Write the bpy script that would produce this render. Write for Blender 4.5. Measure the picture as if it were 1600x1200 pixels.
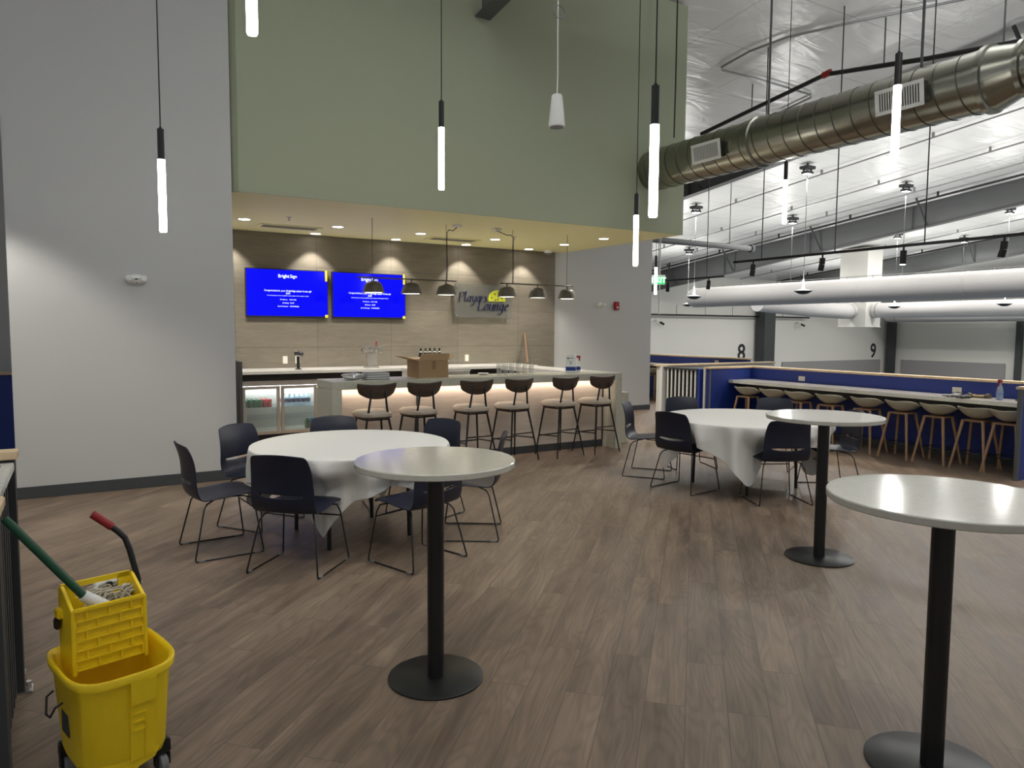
import bpy, bmesh, math, random
from math import sin, cos, pi, radians, atan2, hypot
from mathutils import Vector, Matrix
random.seed(7)
for o in list(bpy.data.objects): bpy.data.objects.remove(o)
SC = bpy.context.scene
COL = SC.collection

# ------------------------------------------------------------------ camera, world, light, exposure
EYE = 1.67
YAW, PITCH, ROLL = 0.53926, 0.07507, 0.00634
cam_data = bpy.data.cameras.new('camera'); cam = bpy.data.objects.new('camera', cam_data); COL.objects.link(cam)
cam_data.sensor_fit = 'HORIZONTAL'; cam_data.sensor_width = 36.0
cam_data.lens = 36.0*1132.8/1600.0
cam_data.clip_start = .05; cam_data.clip_end = 300
fwd = Vector((sin(YAW)*cos(PITCH), cos(YAW)*cos(PITCH), -sin(PITCH)))
rt = Vector((cos(YAW), -sin(YAW), 0)); up = rt.cross(fwd)
r2 = rt*cos(ROLL)+up*sin(ROLL); u2 = -rt*sin(ROLL)+up*cos(ROLL)
M4 = Matrix((r2, u2, -fwd)).transposed().to_4x4(); M4.translation = (0, 0, EYE)
cam.matrix_world = M4
SC.camera = cam

w = bpy.data.worlds.new('world'); SC.world = w; w.use_nodes = True
w.node_tree.nodes['Background'].inputs[0].default_value = (0.93, 0.97, 1.0, 1)
w.node_tree.nodes['Background'].inputs[1].default_value = 0.36
SC.view_settings.view_transform = 'Standard'; SC.view_settings.look = 'None'
SC.view_settings.exposure = 0.0; SC.view_settings.gamma = 1.0
SC.view_settings.use_curve_mapping = False

def light(name, typ, loc, power, color=(1, 1, 1), target=None, **kw):
    d = bpy.data.lights.new(name, typ); o = bpy.data.objects.new(name, d); COL.objects.link(o)
    d.energy = power; d.color = color; o.location = loc
    for k, v in kw.items(): setattr(d, k, v)
    if target is not None:
        o.rotation_euler = (Vector(target)-Vector(loc)).to_track_quat('-Z', 'Y').to_euler()
    return o
WARM = (1.0, .86, .70); NEUT = (1.0, .95, .87)
# track spots and added front fill of the lounge (outside the frame, over and beside the camera)
light('lounge_wall_washer', 'SPOT', (-1.1, 7.5, 3.15), 95, NEUT, (-.35, 8.37, 0), spot_size=radians(84), spot_blend=.55, shadow_soft_size=.06)
# unseen fill lights added above the lounge, brightening it by roof bounce
for ux, uy in ((-1.2, 1.5), (3.0, .5), (7.4, .0), (2.6, 4.6), (8.6, 4.2)):
    light('lounge_bounce_fill', 'AREA', (ux, uy, 5.6), 112, (.95, .98, 1), (ux, uy, 9), shape='DISK', size=.6)
light('lounge_track_spot', 'SPOT', (-.2, 5.2, 4.6), 160, WARM, (.3, 7.2, 0), spot_size=radians(58), spot_blend=.7, shadow_soft_size=.08)
light('lounge_table_spot', 'SPOT', (2.9, 4.6, 5.2), 150, NEUT, (1.9, 5.6, .7), spot_size=radians(52), spot_blend=.8, shadow_soft_size=.08)
light('lounge_table_spot', 'SPOT', (6.2, 4.0, 5.0), 150, NEUT, (6.0, 5.3, .7), spot_size=radians(56), spot_blend=.8, shadow_soft_size=.08)
light('lounge_front_fill', 'SPOT', (-.2, .6, 5.6), 260, NEUT, (1.7, 5.2, .4), spot_size=radians(50), spot_blend=.8, shadow_soft_size=.15)  # added fill from the camera side, brightens the left cloth skirt and chairs
light('lounge_front_fill', 'SPOT', (5.2, .6, 5.6), 200, NEUT, (6.0, 5.0, .4), spot_size=radians(50), spot_blend=.8, shadow_soft_size=.15)  # same added fill for the right table, no fixture behind it
light('lounge_bar_table_spot', 'SPOT', (3.4, .4, 4.8), 90, NEUT, (3.0, 2.2, .6), spot_size=radians(75), spot_blend=.9, shadow_soft_size=.1)
# the hall's high fixtures light the ceiling from below; rows beyond the frame stand in the same grid
for hx in (16.7, 21.2, 27.85, 31.8, 38.5):
    for hy in (4.6, 8.7, 12.76, 16.87, 22.0):
        light('hall_uplight', 'AREA', (hx, hy, 2.83), 70, (1, .985, .95), (hx, hy, 9), shape='DISK', size=.5)
        light('hall_lamp', 'AREA', (hx, hy, 7.5-.11*hy-.42), 120, (1, .985, .95), (hx, hy, -1), shape='DISK', size=.3)

# ------------------------------------------------------------------ helpers
class G:
    def __init__(s): s.bm = bmesh.new()
    def _v(s, p): return s.bm.verts.new(p)
    def face(s, pts):
        return s.bm.faces.new([s._v(p) for p in pts])
    def box(s, x0, x1, y0, y1, z0, z1, bev=0, seg=2, mat=None):
        vs = [s._v((x, y, z)) for z in (z0, z1) for y in (y0, y1) for x in (x0, x1)]
        if mat is not None:
            for v in vs: v.co = mat @ v.co
        fs = [s.bm.faces.new([vs[i] for i in f]) for f in ((0,2,3,1),(4,5,7,6),(0,1,5,4),(2,6,7,3),(0,4,6,2),(1,3,7,5))]
        if bev:
            ed = list({e for f in fs for e in f.edges})
            bmesh.ops.bevel(s.bm, geom=ed, offset=bev, segments=seg, affect='EDGES', clamp_overlap=True)
        return s
    def ring(s, c, x, y, r, n):
        return [s._v(c + x*(r*cos(2*pi*i/n)) + y*(r*sin(2*pi*i/n))) for i in range(n)]
    def tube(s, pts, r, n=8, closed=False, caps=True):
        P = [Vector(p) for p in pts]; m = len(P)
        rr = r if isinstance(r, (list, tuple)) else [r]*m
        T = []
        for i in range(m):
            a = P[i-1] if (i > 0 or closed) else P[i]
            b = P[(i+1) % m] if (i < m-1 or closed) else P[i]
            T.append((b-a).normalized())
        x = T[0].orthogonal().normalized(); rings = []
        for i in range(m):
            x = (x - T[i]*x.dot(T[i])).normalized(); y = T[i].cross(x)
            rings.append(s.ring(P[i], x, y, rr[i], n))
        k = m if closed else m-1
        for i in range(k):
            a, b = rings[i], rings[(i+1) % m]
            for j in range(n):
                s.bm.faces.new((a[j], a[(j+1) % n], b[(j+1) % n], b[j]))
        if caps and not closed:
            s.bm.faces.new(list(reversed(rings[0]))); s.bm.faces.new(rings[-1])
        return s
    def cyl(s, p0, p1, r0, r1=None, n=20):
        return s.tube([p0, p1], [r0, r0 if r1 is None else r1], n)
    def lathe(s, prof, n=32, c=(0, 0, 0), axis='z'):
        cx, cy, cz = c; rings = []
        for r, z in prof:
            if r < 1e-6: rings.append([s._v((cx, cy, cz+z))])
            else: rings.append([s._v((cx+r*cos(2*pi*i/n), cy+r*sin(2*pi*i/n), cz+z)) for i in range(n)])
        for a, b in zip(rings, rings[1:]):
            for j in range(n):
                j2 = (j+1) % n
                if len(a) == 1 and len(b) == 1: continue
                if len(a) == 1: s.bm.faces.new((a[0], b[j2], b[j]))
                elif len(b) == 1: s.bm.faces.new((a[j], a[j2], b[0]))
                else: s.bm.faces.new((a[j], a[j2], b[j2], b[j]))
        return s
    def prism(s, poly, a0, a1, axis='z', bev=0):
        def P(u, v, t): return {'z': (u, v, t), 'y': (u, t, v), 'x': (t, u, v)}[axis]
        lo = [s._v(P(u, v, a0)) for u, v in poly]; hi = [s._v(P(u, v, a1)) for u, v in poly]
        n = len(poly); fs = [s.bm.faces.new(lo), s.bm.faces.new(hi)]
        for i in range(n): fs.append(s.bm.faces.new((lo[i], lo[(i+1) % n], hi[(i+1) % n], hi[i])))
        if bev:
            ed = list({e for f in fs[:2] for e in f.edges})
            bmesh.ops.bevel(s.bm, geom=ed, offset=bev, segments=2, affect='EDGES', clamp_overlap=True)
        return s
    def grid(s, fn, nu, nv, hole=None, close_u=False):
        V = [[s._v(fn(i, j)) for i in range(nu)] for j in range(nv)]
        for j in range(nv-1):
            for i in range(nu if close_u else nu-1):
                if hole and hole(i, j): continue
                i2 = (i+1) % nu
                s.bm.faces.new((V[j][i], V[j][i2], V[j+1][i2], V[j+1][i]))
        return s

def obj(name, g, mat, parent=None, loc=None, rz=0, sharp=40, solid=0, sub=0, off=0):
    bm = g.bm
    bmesh.ops.recalc_face_normals(bm, faces=bm.faces)
    for f in bm.faces: f.smooth = True
    me = bpy.data.meshes.new(name); bm.to_mesh(me); bm.free()
    me.set_sharp_from_angle(angle=radians(sharp))
    me.materials.append(mat)
    o = bpy.data.objects.new(name, me); COL.objects.link(o)
    if parent is not None: o.parent = parent
    if loc is not None: o.location = loc
    if rz: o.rotation_euler = (0, 0, rz)
    if solid:
        m = o.modifiers.new('thickness', 'SOLIDIFY'); m.thickness = solid; m.offset = off
    if sub:
        m = o.modifiers.new('smooth', 'SUBSURF'); m.levels = sub; m.render_levels = sub
    return o
def tag(o, label, cat, group=None, kind=None):
    if label: o['label'] = label
    if cat: o['category'] = cat
    if group: o['group'] = group
    if kind: o['kind'] = kind
    return o
def thing(name, label, cat, loc=(0, 0, 0), rz=0, group=None):
    o = bpy.data.objects.new(name, None); COL.objects.link(o); o.location = loc; o.rotation_euler = (0, 0, rz)
    o.empty_display_size = .1
    return tag(o, label, cat, group)
def struct(name, g, mat, parent=None, **k):
    o = obj(name, g, mat, parent, **k)
    if parent is None: o['kind'] = 'structure'
    return o
def copy_tree(o, parent=None):
    c = o.copy(); COL.objects.link(c)
    if parent is not None: c.parent = parent
    for ch in list(o.children): copy_tree(ch, c)
    return c
_used = set()
def place(proto, loc, rz, label, group=None):
    key = proto.name
    c = proto if key not in _used else copy_tree(proto)
    _used.add(key)
    c.location = loc; c.rotation_euler = (0, 0, rz); c['label'] = label
    if group: c['group'] = group
    return c

# ------------------------------------------------------------------ materials
def lin(c):
    return tuple(((v/255.)/12.92 if v/255. <= .04045 else ((v/255.+.055)/1.055)**2.4) for v in c)
def mat(name, rgb, rough=.5, metal=0, emit=None, es=0, spec=.5, noise=0, nscale=40, bump=0, coat=0, trans=0):
    m = bpy.data.materials.new(name); m.use_nodes = True; nt = m.node_tree; b = nt.nodes['Principled BSDF']
    c = (*lin(rgb), 1)
    b.inputs['Base Color'].default_value = c; b.inputs['Roughness'].default_value = rough; b.inputs['Metallic'].default_value = metal
    b.inputs['Specular IOR Level'].default_value = spec
    if coat: b.inputs['Coat Weight'].default_value = coat
    if trans: b.inputs['Transmission Weight'].default_value = trans
    if emit is not None:
        b.inputs['Emission Color'].default_value = (*lin(emit), 1); b.inputs['Emission Strength'].default_value = es
    if noise or bump:
        tc = nt.nodes.new('ShaderNodeTexCoord'); n = nt.nodes.new('ShaderNodeTexNoise'); n.inputs['Scale'].default_value = nscale
        n.inputs['Detail'].default_value = 4
        nt.links.new(tc.outputs['Object'], n.inputs['Vector'])
        if noise:
            mx = nt.nodes.new('ShaderNodeMix'); mx.data_type = 'RGBA'
            mx.inputs[6].default_value = tuple(max(0, v*(1-noise)) for v in c[:3])+(1,)
            mx.inputs[7].default_value = tuple(min(1, v*(1+noise)) for v in c[:3])+(1,)
            nt.links.new(n.outputs['Fac'], mx.inputs[0]); nt.links.new(mx.outputs[2], b.inputs['Base Color'])
        if bump:
            bp = nt.nodes.new('ShaderNodeBump'); bp.inputs['Strength'].default_value = bump; bp.inputs['Distance'].default_value = .01
            nt.links.new(n.outputs['Fac'], bp.inputs['Height']); nt.links.new(bp.outputs['Normal'], b.inputs['Normal'])
    return m
def N(nt, typ, **k):
    n = nt.nodes.new(typ)
    for a, v in k.items(): setattr(n, a, v)
    return n
def mix(nt, fac, a, b, mode='MIX'):
    m = N(nt, 'ShaderNodeMix', data_type='RGBA', blend_type=mode)
    for i, s in ((0, fac), (6, a), (7, b)):
        if hasattr(s, 'links') or hasattr(s, 'is_linked'): nt.links.new(s, m.inputs[i])
        elif i == 0: m.inputs[0].default_value = s
        else: m.inputs[i].default_value = (*s, 1) if len(s) == 3 else s
    return m.outputs[2]
def maprange(nt, src, a, b, c, d):
    n = N(nt, 'ShaderNodeMapRange'); nt.links.new(src, n.inputs[0])
    for i, v in enumerate((a, b, c, d)): n.inputs[i+1].default_value = v
    return n.outputs[0]

def floor_material():
    m = bpy.data.materials.new('wood_plank_floor'); m.use_nodes = True; nt = m.node_tree; b = nt.nodes['Principled BSDF']
    tc = N(nt, 'ShaderNodeTexCoord'); mp = N(nt, 'ShaderNodeMapping'); mp.inputs['Rotation'].default_value = (0, 0, radians(-45))
    nt.links.new(tc.outputs['Object'], mp.inputs['Vector'])
    br = N(nt, 'ShaderNodeTexBrick'); br.offset = .37; br.offset_frequency = 2
    nt.links.new(mp.outputs['Vector'], br.inputs['Vector'])
    br.inputs['Scale'].default_value = 1; br.inputs['Brick Width'].default_value = 1.22; br.inputs['Row Height'].default_value = .18
    br.inputs['Mortar Size'].default_value = .0016; br.inputs['Mortar Smooth'].default_value = .2; br.inputs['Bias'].default_value = 0
    br.inputs['Color1'].default_value = (0, 0, 0, 1); br.inputs['Color2'].default_value = (1, 1, 1, 1); br.inputs['Mortar'].default_value = (.5, .5, .5, 1)
    # grain, stretched along the plank and shifted per plank
    add = N(nt, 'ShaderNodeVectorMath', operation='MULTIPLY_ADD'); add.inputs[1].default_value = (7, 3, 5)
    nt.links.new(br.outputs['Color'], add.inputs[0]); nt.links.new(mp.outputs['Vector'], add.inputs[2])
    def stretched(sx, sy, detail, rough=.55, dist=0):
        q = N(nt, 'ShaderNodeMapping'); q.inputs['Scale'].default_value = (sx, sy, 1); nt.links.new(add.outputs[0], q.inputs['Vector'])
        n = N(nt, 'ShaderNodeTexNoise'); n.inputs['Scale'].default_value = 1; n.inputs['Detail'].default_value = detail; n.inputs['Roughness'].default_value = rough; n.inputs['Distortion'].default_value = dist
        nt.links.new(q.outputs['Vector'], n.inputs['Vector']); return n.outputs['Fac']
    streak = stretched(1.1, 9, 4); fine = stretched(3.5, 75, 3); rings = stretched(.9, 5.5, 1.5, .4, .3)
    mul = N(nt, 'ShaderNodeMath', operation='MULTIPLY'); mul.inputs[1].default_value = 95; nt.links.new(rings, mul.inputs[0])
    sn = N(nt, 'ShaderNodeMath', operation='SINE'); nt.links.new(mul.outputs[0], sn.inputs[0])
    base = mix(nt, maprange(nt, streak, .3, .72, 0, 1), lin((84, 69, 57)), lin((158, 138, 118)))
    pl = mix(nt, br.outputs['Color'], lin((112, 97, 83)), lin((136, 119, 103)))
    c1 = mix(nt, .42, base, pl)
    c2 = mix(nt, 1.0, c1, maprange(nt, sn.outputs[0], -1, .3, .86, 1.0), 'MULTIPLY')
    c2 = mix(nt, 1.0, c2, maprange(nt, fine, .3, .7, .9, 1.08), 'MULTIPLY')
    c3 = mix(nt, maprange(nt, br.outputs['Fac'], 0, 1, 0, .7), c2, lin((62, 52, 45)))
    nt.links.new(c3, b.inputs['Base Color'])
    nt.links.new(maprange(nt, streak, .3, .7, .40, .52), b.inputs['Roughness'])
    b.inputs['Specular IOR Level'].default_value = .35
    bp = N(nt, 'ShaderNodeBump'); bp.inputs['Strength'].default_value = .12; bp.inputs['Distance'].default_value = .004
    nt.links.new(fine, bp.inputs['Height']); nt.links.new(bp.outputs['Normal'], b.inputs['Normal'])
    return m
def tile_material():
    m = bpy.data.materials.new('grey_stone_tile'); m.use_nodes = True; nt = m.node_tree; b = nt.nodes['Principled BSDF']
    tc = N(nt, 'ShaderNodeTexCoord'); sp = N(nt, 'ShaderNodeSeparateXYZ'); cb = N(nt, 'ShaderNodeCombineXYZ')
    nt.links.new(tc.outputs['Object'], sp.inputs[0])
    ax = N(nt, 'ShaderNodeMath', operation='ADD'); ax.inputs[1].default_value = -3.31+1.255*4; nt.links.new(sp.outputs[0], ax.inputs[0])
    az = N(nt, 'ShaderNodeMath', operation='ADD'); az.inputs[1].default_value = -1.37+.63*4; nt.links.new(sp.outputs[2], az.inputs[0])
    nt.links.new(ax.outputs[0], cb.inputs[0]); nt.links.new(az.outputs[0], cb.inputs[1])
    br = N(nt, 'ShaderNodeTexBrick'); br.offset = 0; nt.links.new(cb.outputs[0], br.inputs['Vector'])
    br.inputs['Scale'].default_value = 1; br.inputs['Brick Width'].default_value = 1.255; br.inputs['Row Height'].default_value = .63
    br.inputs['Mortar Size'].default_value = .0035; br.inputs['Bias'].default_value = 0
    br.inputs['Color1'].default_value = (*lin((112, 105, 92)), 1); br.inputs['Color2'].default_value = (*lin((120, 113, 99)), 1); br.inputs['Mortar'].default_value = (*lin((84, 79, 70)), 1)
    mp = N(nt, 'ShaderNodeMapping'); mp.inputs['Scale'].default_value = (1, 1, 5); mp.inputs['Rotation'].default_value = (0, radians(9), 0)
    nt.links.new(tc.outputs['Object'], mp.inputs['Vector'])
    n = N(nt, 'ShaderNodeTexNoise'); n.inputs['Scale'].default_value = 3.2; n.inputs['Detail'].default_value = 7; n.inputs['Roughness'].default_value = .6; n.inputs['Distortion'].default_value = .6
    nt.links.new(mp.outputs['Vector'], n.inputs['Vector'])
    c = mix(nt, 1.0, br.outputs['Color'], maprange(nt, n.outputs['Fac'], .3, .7, .86, 1.12), 'MULTIPLY')
    nt.links.new(c, b.inputs['Base Color']); b.inputs['Roughness'].default_value = .55
    bp = N(nt, 'ShaderNodeBump'); bp.inputs['Strength'].default_value = .35; bp.inputs['Distance'].default_value = .01
    nt.links.new(n.outputs['Fac'], bp.inputs['Height']); nt.links.new(bp.outputs['Normal'], b.inputs['Normal'])
    return m
def roof_material():
    m = bpy.data.materials.new('white_vinyl_roof_lining'); m.use_nodes = True; nt = m.node_tree; b = nt.nodes['Principled BSDF']
    tc = N(nt, 'ShaderNodeTexCoord')
    br = N(nt, 'ShaderNodeTexBrick'); br.offset = 0; nt.links.new(tc.outputs['Object'], br.inputs['Vector'])
    br.inputs['Scale'].default_value = 1; br.inputs['Brick Width'].default_value = 1.8; br.inputs['Row Height'].default_value = 1.5
    br.inputs['Mortar Size'].default_value = .012; br.inputs['Mortar Smooth'].default_value = .1
    br.inputs['Color1'].default_value = (.70, .70, .68, 1); br.inputs['Color2'].default_value = (.72, .72, .70, 1); br.inputs['Mortar'].default_value = (.5, .5, .49, 1)
    nt.links.new(br.outputs['Color'], b.inputs['Base Color'])
    n = N(nt, 'ShaderNodeTexNoise'); n.inputs['Scale'].default_value = 1.7; n.inputs['Detail'].default_value = 4; n.inputs['Distortion'].default_value = 1.0
    mp = N(nt, 'ShaderNodeMapping'); mp.inputs['Scale'].default_value = (.55, 1.5, 1); nt.links.new(tc.outputs['Object'], mp.inputs['Vector'])
    nt.links.new(mp.outputs['Vector'], n.inputs['Vector'])
    bp = N(nt, 'ShaderNodeBump'); bp.inputs['Strength'].default_value = .42; bp.inputs['Distance'].default_value = .07
    nt.links.new(n.outputs['Fac'], bp.inputs['Height']); nt.links.new(bp.outputs['Normal'], b.inputs['Normal'])
    b.inputs['Roughness'].default_value = .3; b.inputs['Specular IOR Level'].default_value = .5
    return m
def wood_material(name, a, bb, sc=(2, 30, 30), rough=.45):
    m = bpy.data.materials.new(name); m.use_nodes = True; nt = m.node_tree; b = nt.nodes['Principled BSDF']
    tc = N(nt, 'ShaderNodeTexCoord'); mp = N(nt, 'ShaderNodeMapping'); mp.inputs['Scale'].default_value = sc
    nt.links.new(tc.outputs['Object'], mp.inputs['Vector'])
    n = N(nt, 'ShaderNodeTexNoise'); n.inputs['Scale'].default_value = 1.5; n.inputs['Detail'].default_value = 5; nt.links.new(mp.outputs['Vector'], n.inputs['Vector'])
    nt.links.new(mix(nt, maprange(nt, n.outputs['Fac'], .3, .7, 0, 1), lin(a), lin(bb)), b.inputs['Base Color'])
    b.inputs['Roughness'].default_value = rough
    return m
def quartz_material(name, base, speck, rough=.25):
    m = bpy.data.materials.new(name); m.use_nodes = True; nt = m.node_tree; b = nt.nodes['Principled BSDF']
    tc = N(nt, 'ShaderNodeTexCoord'); v = N(nt, 'ShaderNodeTexVoronoi'); v.inputs['Scale'].default_value = 60
    n = N(nt, 'ShaderNodeTexNoise'); n.inputs['Scale'].default_value = 45; n.inputs['Detail'].default_value = 5
    nt.links.new(tc.outputs['Object'], v.inputs['Vector']); nt.links.new(tc.outputs['Object'], n.inputs['Vector'])
    c = mix(nt, maprange(nt, n.outputs['Fac'], .45, .68, 0, .75), lin(base), lin(speck))
    c = mix(nt, maprange(nt, v.outputs['Distance'], 0, .16, .5, 0), c, lin(tuple(min(255, x+25) for x in base)))
    nt.links.new(c, b.inputs['Base Color']); b.inputs['Roughness'].default_value = rough
    return m
def clear_material(name, tint=(255, 255, 255), alpha=.15, rough=.05, gloss=.12):
    m = bpy.data.materials.new(name); m.use_nodes = True; nt = m.node_tree
    for n in list(nt.nodes): nt.nodes.remove(n)
    out = N(nt, 'ShaderNodeOutputMaterial'); tr = N(nt, 'ShaderNodeBsdfTransparent'); tr.inputs[0].default_value = (*lin(tint), 1)
    df = N(nt, 'ShaderNodeBsdfDiffuse'); df.inputs[0].default_value = (*lin(tint), 1)
    gl = N(nt, 'ShaderNodeBsdfGlossy'); gl.inputs['Roughness'].default_value = rough
    m1 = N(nt, 'ShaderNodeMixShader'); m1.inputs[0].default_value = alpha
    nt.links.new(tr.outputs[0], m1.inputs[1]); nt.links.new(df.outputs[0], m1.inputs[2])
    m2 = N(nt, 'ShaderNodeMixShader'); m2.inputs[0].default_value = gloss
    nt.links.new(m1.outputs[0], m2.inputs[1]); nt.links.new(gl.outputs[0], m2.inputs[2]); nt.links.new(m2.outputs[0], out.inputs[0])
    return m

m_floor = floor_material(); m_tile = tile_material(); m_roof = roof_material()
m_wall = mat('grey_wall_paint', (190, 190, 188), .75, bump=.05, nscale=90)
m_green = mat('sage_green_paint', (163, 169, 144), .75, bump=.04, nscale=90)
m_soffit = mat('pale_olive_ceiling_paint', (228, 222, 166), .6)
m_hallwall = mat('off_white_hall_paint', (214, 212, 205), .8)
m_pad = mat('grey_wall_pad', (150, 148, 147), .7)
m_base = mat('charcoal_rubber_base', (62, 65, 68), .6)
m_court = mat('blue_court_floor', (88, 96, 104), .7)
m_steel = mat('grey_steel_paint', (92, 94, 94), .6)
m_dsteel = mat('charcoal_steel_paint', (58, 61, 62), .55)
m_galv = mat('galvanised_duct', (150, 149, 138), .25, 1, noise=.12, nscale=6, bump=.03)
m_galvd = mat('galvanised_seam', (92, 91, 84), .35, 1)
m_black = mat('black_metal', (22, 22, 23), .38)
m_matte = mat('matte_black', (15, 15, 16), .6)
m_navy = mat('navy_plastic', (19, 24, 43), .42)
m_chrome = mat('chrome', (210, 210, 210), .15, 1)
m_brushed = mat('brushed_stainless', (196, 191, 184), .38, 1)
m_white = mat('white_plastic', (228, 228, 224), .45)
m_offwhite = mat('ivory_plate_plastic', (225, 220, 205), .45)
m_cloth = mat('white_tablecloth', (222, 221, 216), .85, bump=.12, nscale=220)
m_top = quartz_material('grey_speckled_quartz', (188, 186, 170), (158, 157, 144), .3)
m_tabletop = quartz_material('white_quartz_table', (190, 187, 176), (182, 179, 168), .14)
m_counter = quartz_material('white_quartz_counter', (214, 213, 207), (196, 195, 190), .15)
m_cream = wood_material('pale_cream_laminate', (206, 193, 178), (218, 206, 192), (3, 3, 40), .5)
m_stoolwood = wood_material('dark_walnut', (52, 40, 31), (76, 59, 46), (4, 30, 30), .42)
m_oak = wood_material('pale_oak', (203, 178, 142), (222, 199, 164), (4, 25, 25), .45)
m_legwood = wood_material('light_ash_leg', (150, 118, 88), (172, 138, 104), (20, 20, 4), .5)
m_beige = mat('beige_upholstery', (178, 166, 150), .8, bump=.2, nscale=160)
m_shell = mat('cream_shell_plastic', (196, 192, 172), .4)
m_blue = mat('royal_blue_paint', (30, 52, 130), .5)
m_taupe = mat('dark_taupe_metal', (82, 77, 66), .5)
m_yellow = mat('yellow_plastic', (240, 206, 26), .42, bump=.05, nscale=120)
m_red = mat('red_rubber', (140, 30, 36), .5)
m_dgreen = mat('dark_green_handle', (24, 72, 48), .35)
m_mop = mat('mop_cotton', (205, 198, 182), .9)
m_card = mat('brown_cardboard', (150, 122, 88), .8, noise=.06, nscale=8)
m_tape = mat('packing_tape', (124, 96, 62), .35)
m_card_in = mat('cardboard_inside', (176, 146, 108), .8)
m_glass = clear_material('clear_glass', (250, 250, 248), .03, .02, .14)
m_pane = clear_material('cooler_door_glass', (236, 242, 242), .04, .02, .08)
m_acrylic = clear_material('frosted_acrylic', (214, 214, 206), .10, .25, .10)
m_tube = mat('lit_tube', (255, 255, 255), .4, emit=(255, 252, 245), es=14)
m_disc = mat('lit_downlight', (255, 255, 255), .4, emit=(255, 246, 232), es=16)
m_shadein = mat('lit_shade_diffuser', (255, 255, 255), .4, emit=(255, 244, 225), es=7)
m_led = mat('led_strip', (255, 255, 255), .4, emit=(255, 232, 212), es=3)
m_screen = mat('blue_screen', (1, 1, 10), .1, spec=.12, emit=(6, 9, 250), es=1.0)
m_screentext = mat('white_screen_text', (200, 210, 255), .4, emit=(205, 215, 255), es=1.1)
m_screengrey = mat('grey_screen_mark', (160, 170, 255), .4, emit=(130, 145, 255), es=.9)
m_exit = mat('lit_green_exit', (20, 170, 90), .4, emit=(40, 205, 110), es=1.0)
m_exitw = mat('lit_exit_letters', (240, 255, 245), .4, emit=(235, 255, 240), es=1.2)
m_fabric = mat('white_duct_fabric', (198, 195, 193), .85, bump=.08, nscale=3)
m_ink = mat('dark_numeral_vinyl', (34, 34, 36), .6)
m_navyink = mat('navy_acrylic_letter', (26, 30, 66), .3)
m_lime = mat('lime_yellow_acrylic', (205, 212, 52), .35)
m_lamp_in = mat('lit_cooler_strip', (255, 255, 255), .4, emit=(235, 245, 255), es=4)
m_green_can = mat('green_can', (30, 96, 66), .3, .3)
m_red_can = mat('red_can', (170, 34, 46), .3, .3)
m_alu = mat('aluminium_lid', (200, 200, 200), .3, 1)
m_water = clear_material('clear_bottle_plastic', (225, 235, 240), .22, .08, .12)
m_label = mat('navy_bottle_label', (30, 38, 78), .5)
m_bottle = mat('black_wine_bottle', (16, 17, 18), .15)
m_firered = mat('fire_alarm_red', (150, 28, 36), .4)
m_bluefluid = clear_material('blue_cleaner', (40, 130, 215), .6, .05, .08)
m_yellowtag = mat('yellow_tag', (232, 214, 60), .6)
m_grille = mat('grey_grille', (140, 136, 126), .6)
m_slot = mat('dark_slot', (30, 30, 30), .8)
m_grey = mat('mid_grey_plastic', (120, 121, 122), .5)
m_pipe = mat('grey_conduit', (150, 150, 148), .4, .6)
m_paper = mat('white_paper', (226, 225, 220), .7)
m_wrap = clear_material('plastic_wrap', (235, 235, 235), .35, .1, .3)

# ------------------------------------------------------------------ setting
ROOF0, RS = 7.5, .11
def roofz(y): return ROOF0-RS*y
fl = G().prism([(-9, -7), (10.06, -7), (10.06, 9.7), (12.78, 9.7), (12.78, 30), (-9, 30)], -.3, 0)
struct('floor', fl, m_floor)
struct('floor_court', G().box(9, 46, -7, 30, -1.4, -1.2), m_court)
rp = G(); x0, x1, y0, y1 = 8.0, 46, -7, 28.5
def roof_slab(x0, x1, y0, y1):
    g = G(); v = [(x, y, roofz(y)+dz) for dz in (0, .15) for y in (y0, y1) for x in (x0, x1)]
    vs = [g._v(p) for p in v]
    for f in ((0,2,3,1),(4,5,7,6),(0,1,5,4),(2,6,7,3),(0,4,6,2),(1,3,7,5)): g.bm.faces.new([vs[i] for i in f])
    return g
struct('ceiling', roof_slab(-3, 46, -7, 28.5), m_roof)
struct('wall_left', G().box(-.55, 1.475, 8.37, 8.52, 0, 6.55), m_wall)
struct('wall_bar_left', G().box(1.32, 1.475, 8.521, 11.62, 0, 6.2), m_wall)
struct('baseboard_left', G().box(-.56, 1.48, 8.352, 8.369, 0, .115, .004), m_base)
struct('wall_green', G().prism([(1.49, 8.43), (1.55, 8.37), (8.06, 8.37), (8.06, 11.6), (1.49, 11.6)], 3.165, 6.2), m_green)
struct('wall_green_upper', G().prism([(1.49, 8.43), (1.55, 8.37), (8.06, 8.37), (8.06, 8.6), (1.49, 8.6)], 6.2001, 6.54), m_green)
struct('wall_green_edge', G().prism([(1.49, 8.43), (1.55, 8.37), (8.06, 8.37), (8.06, 8.385), (1.556, 8.385), (1.505, 8.436)], 3.139, 3.1645), m_green)
struct('ceiling_bar', G().prism([(1.506, 8.437), (1.557, 8.386), (8.06, 8.386), (8.06, 11.61), (1.476, 11.61), (1.476, 8.53)], 3.14, 3.164), m_soffit)
struct('wall_tile', G().box(1.48, 7.9, 11.62, 11.66, 0, 3.139), m_tile)
struct('wall_white', G().box(1.32, 10.38, 11.661, 11.8, 0, 6.15), m_wall)
struct('baseboard_white', G().box(7.92, 10.39, 11.642, 11.66, 0, .1, .004), m_base)
struct('wall_hall_back', G().box(10.5, 44.6, 27.5, 27.7, -1.2, 4.6), m_hallwall)
struct('wall_hall_right', G().box(44.5, 44.7, -7, 27.5, -1.2, 8.2), m_hallwall)
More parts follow.
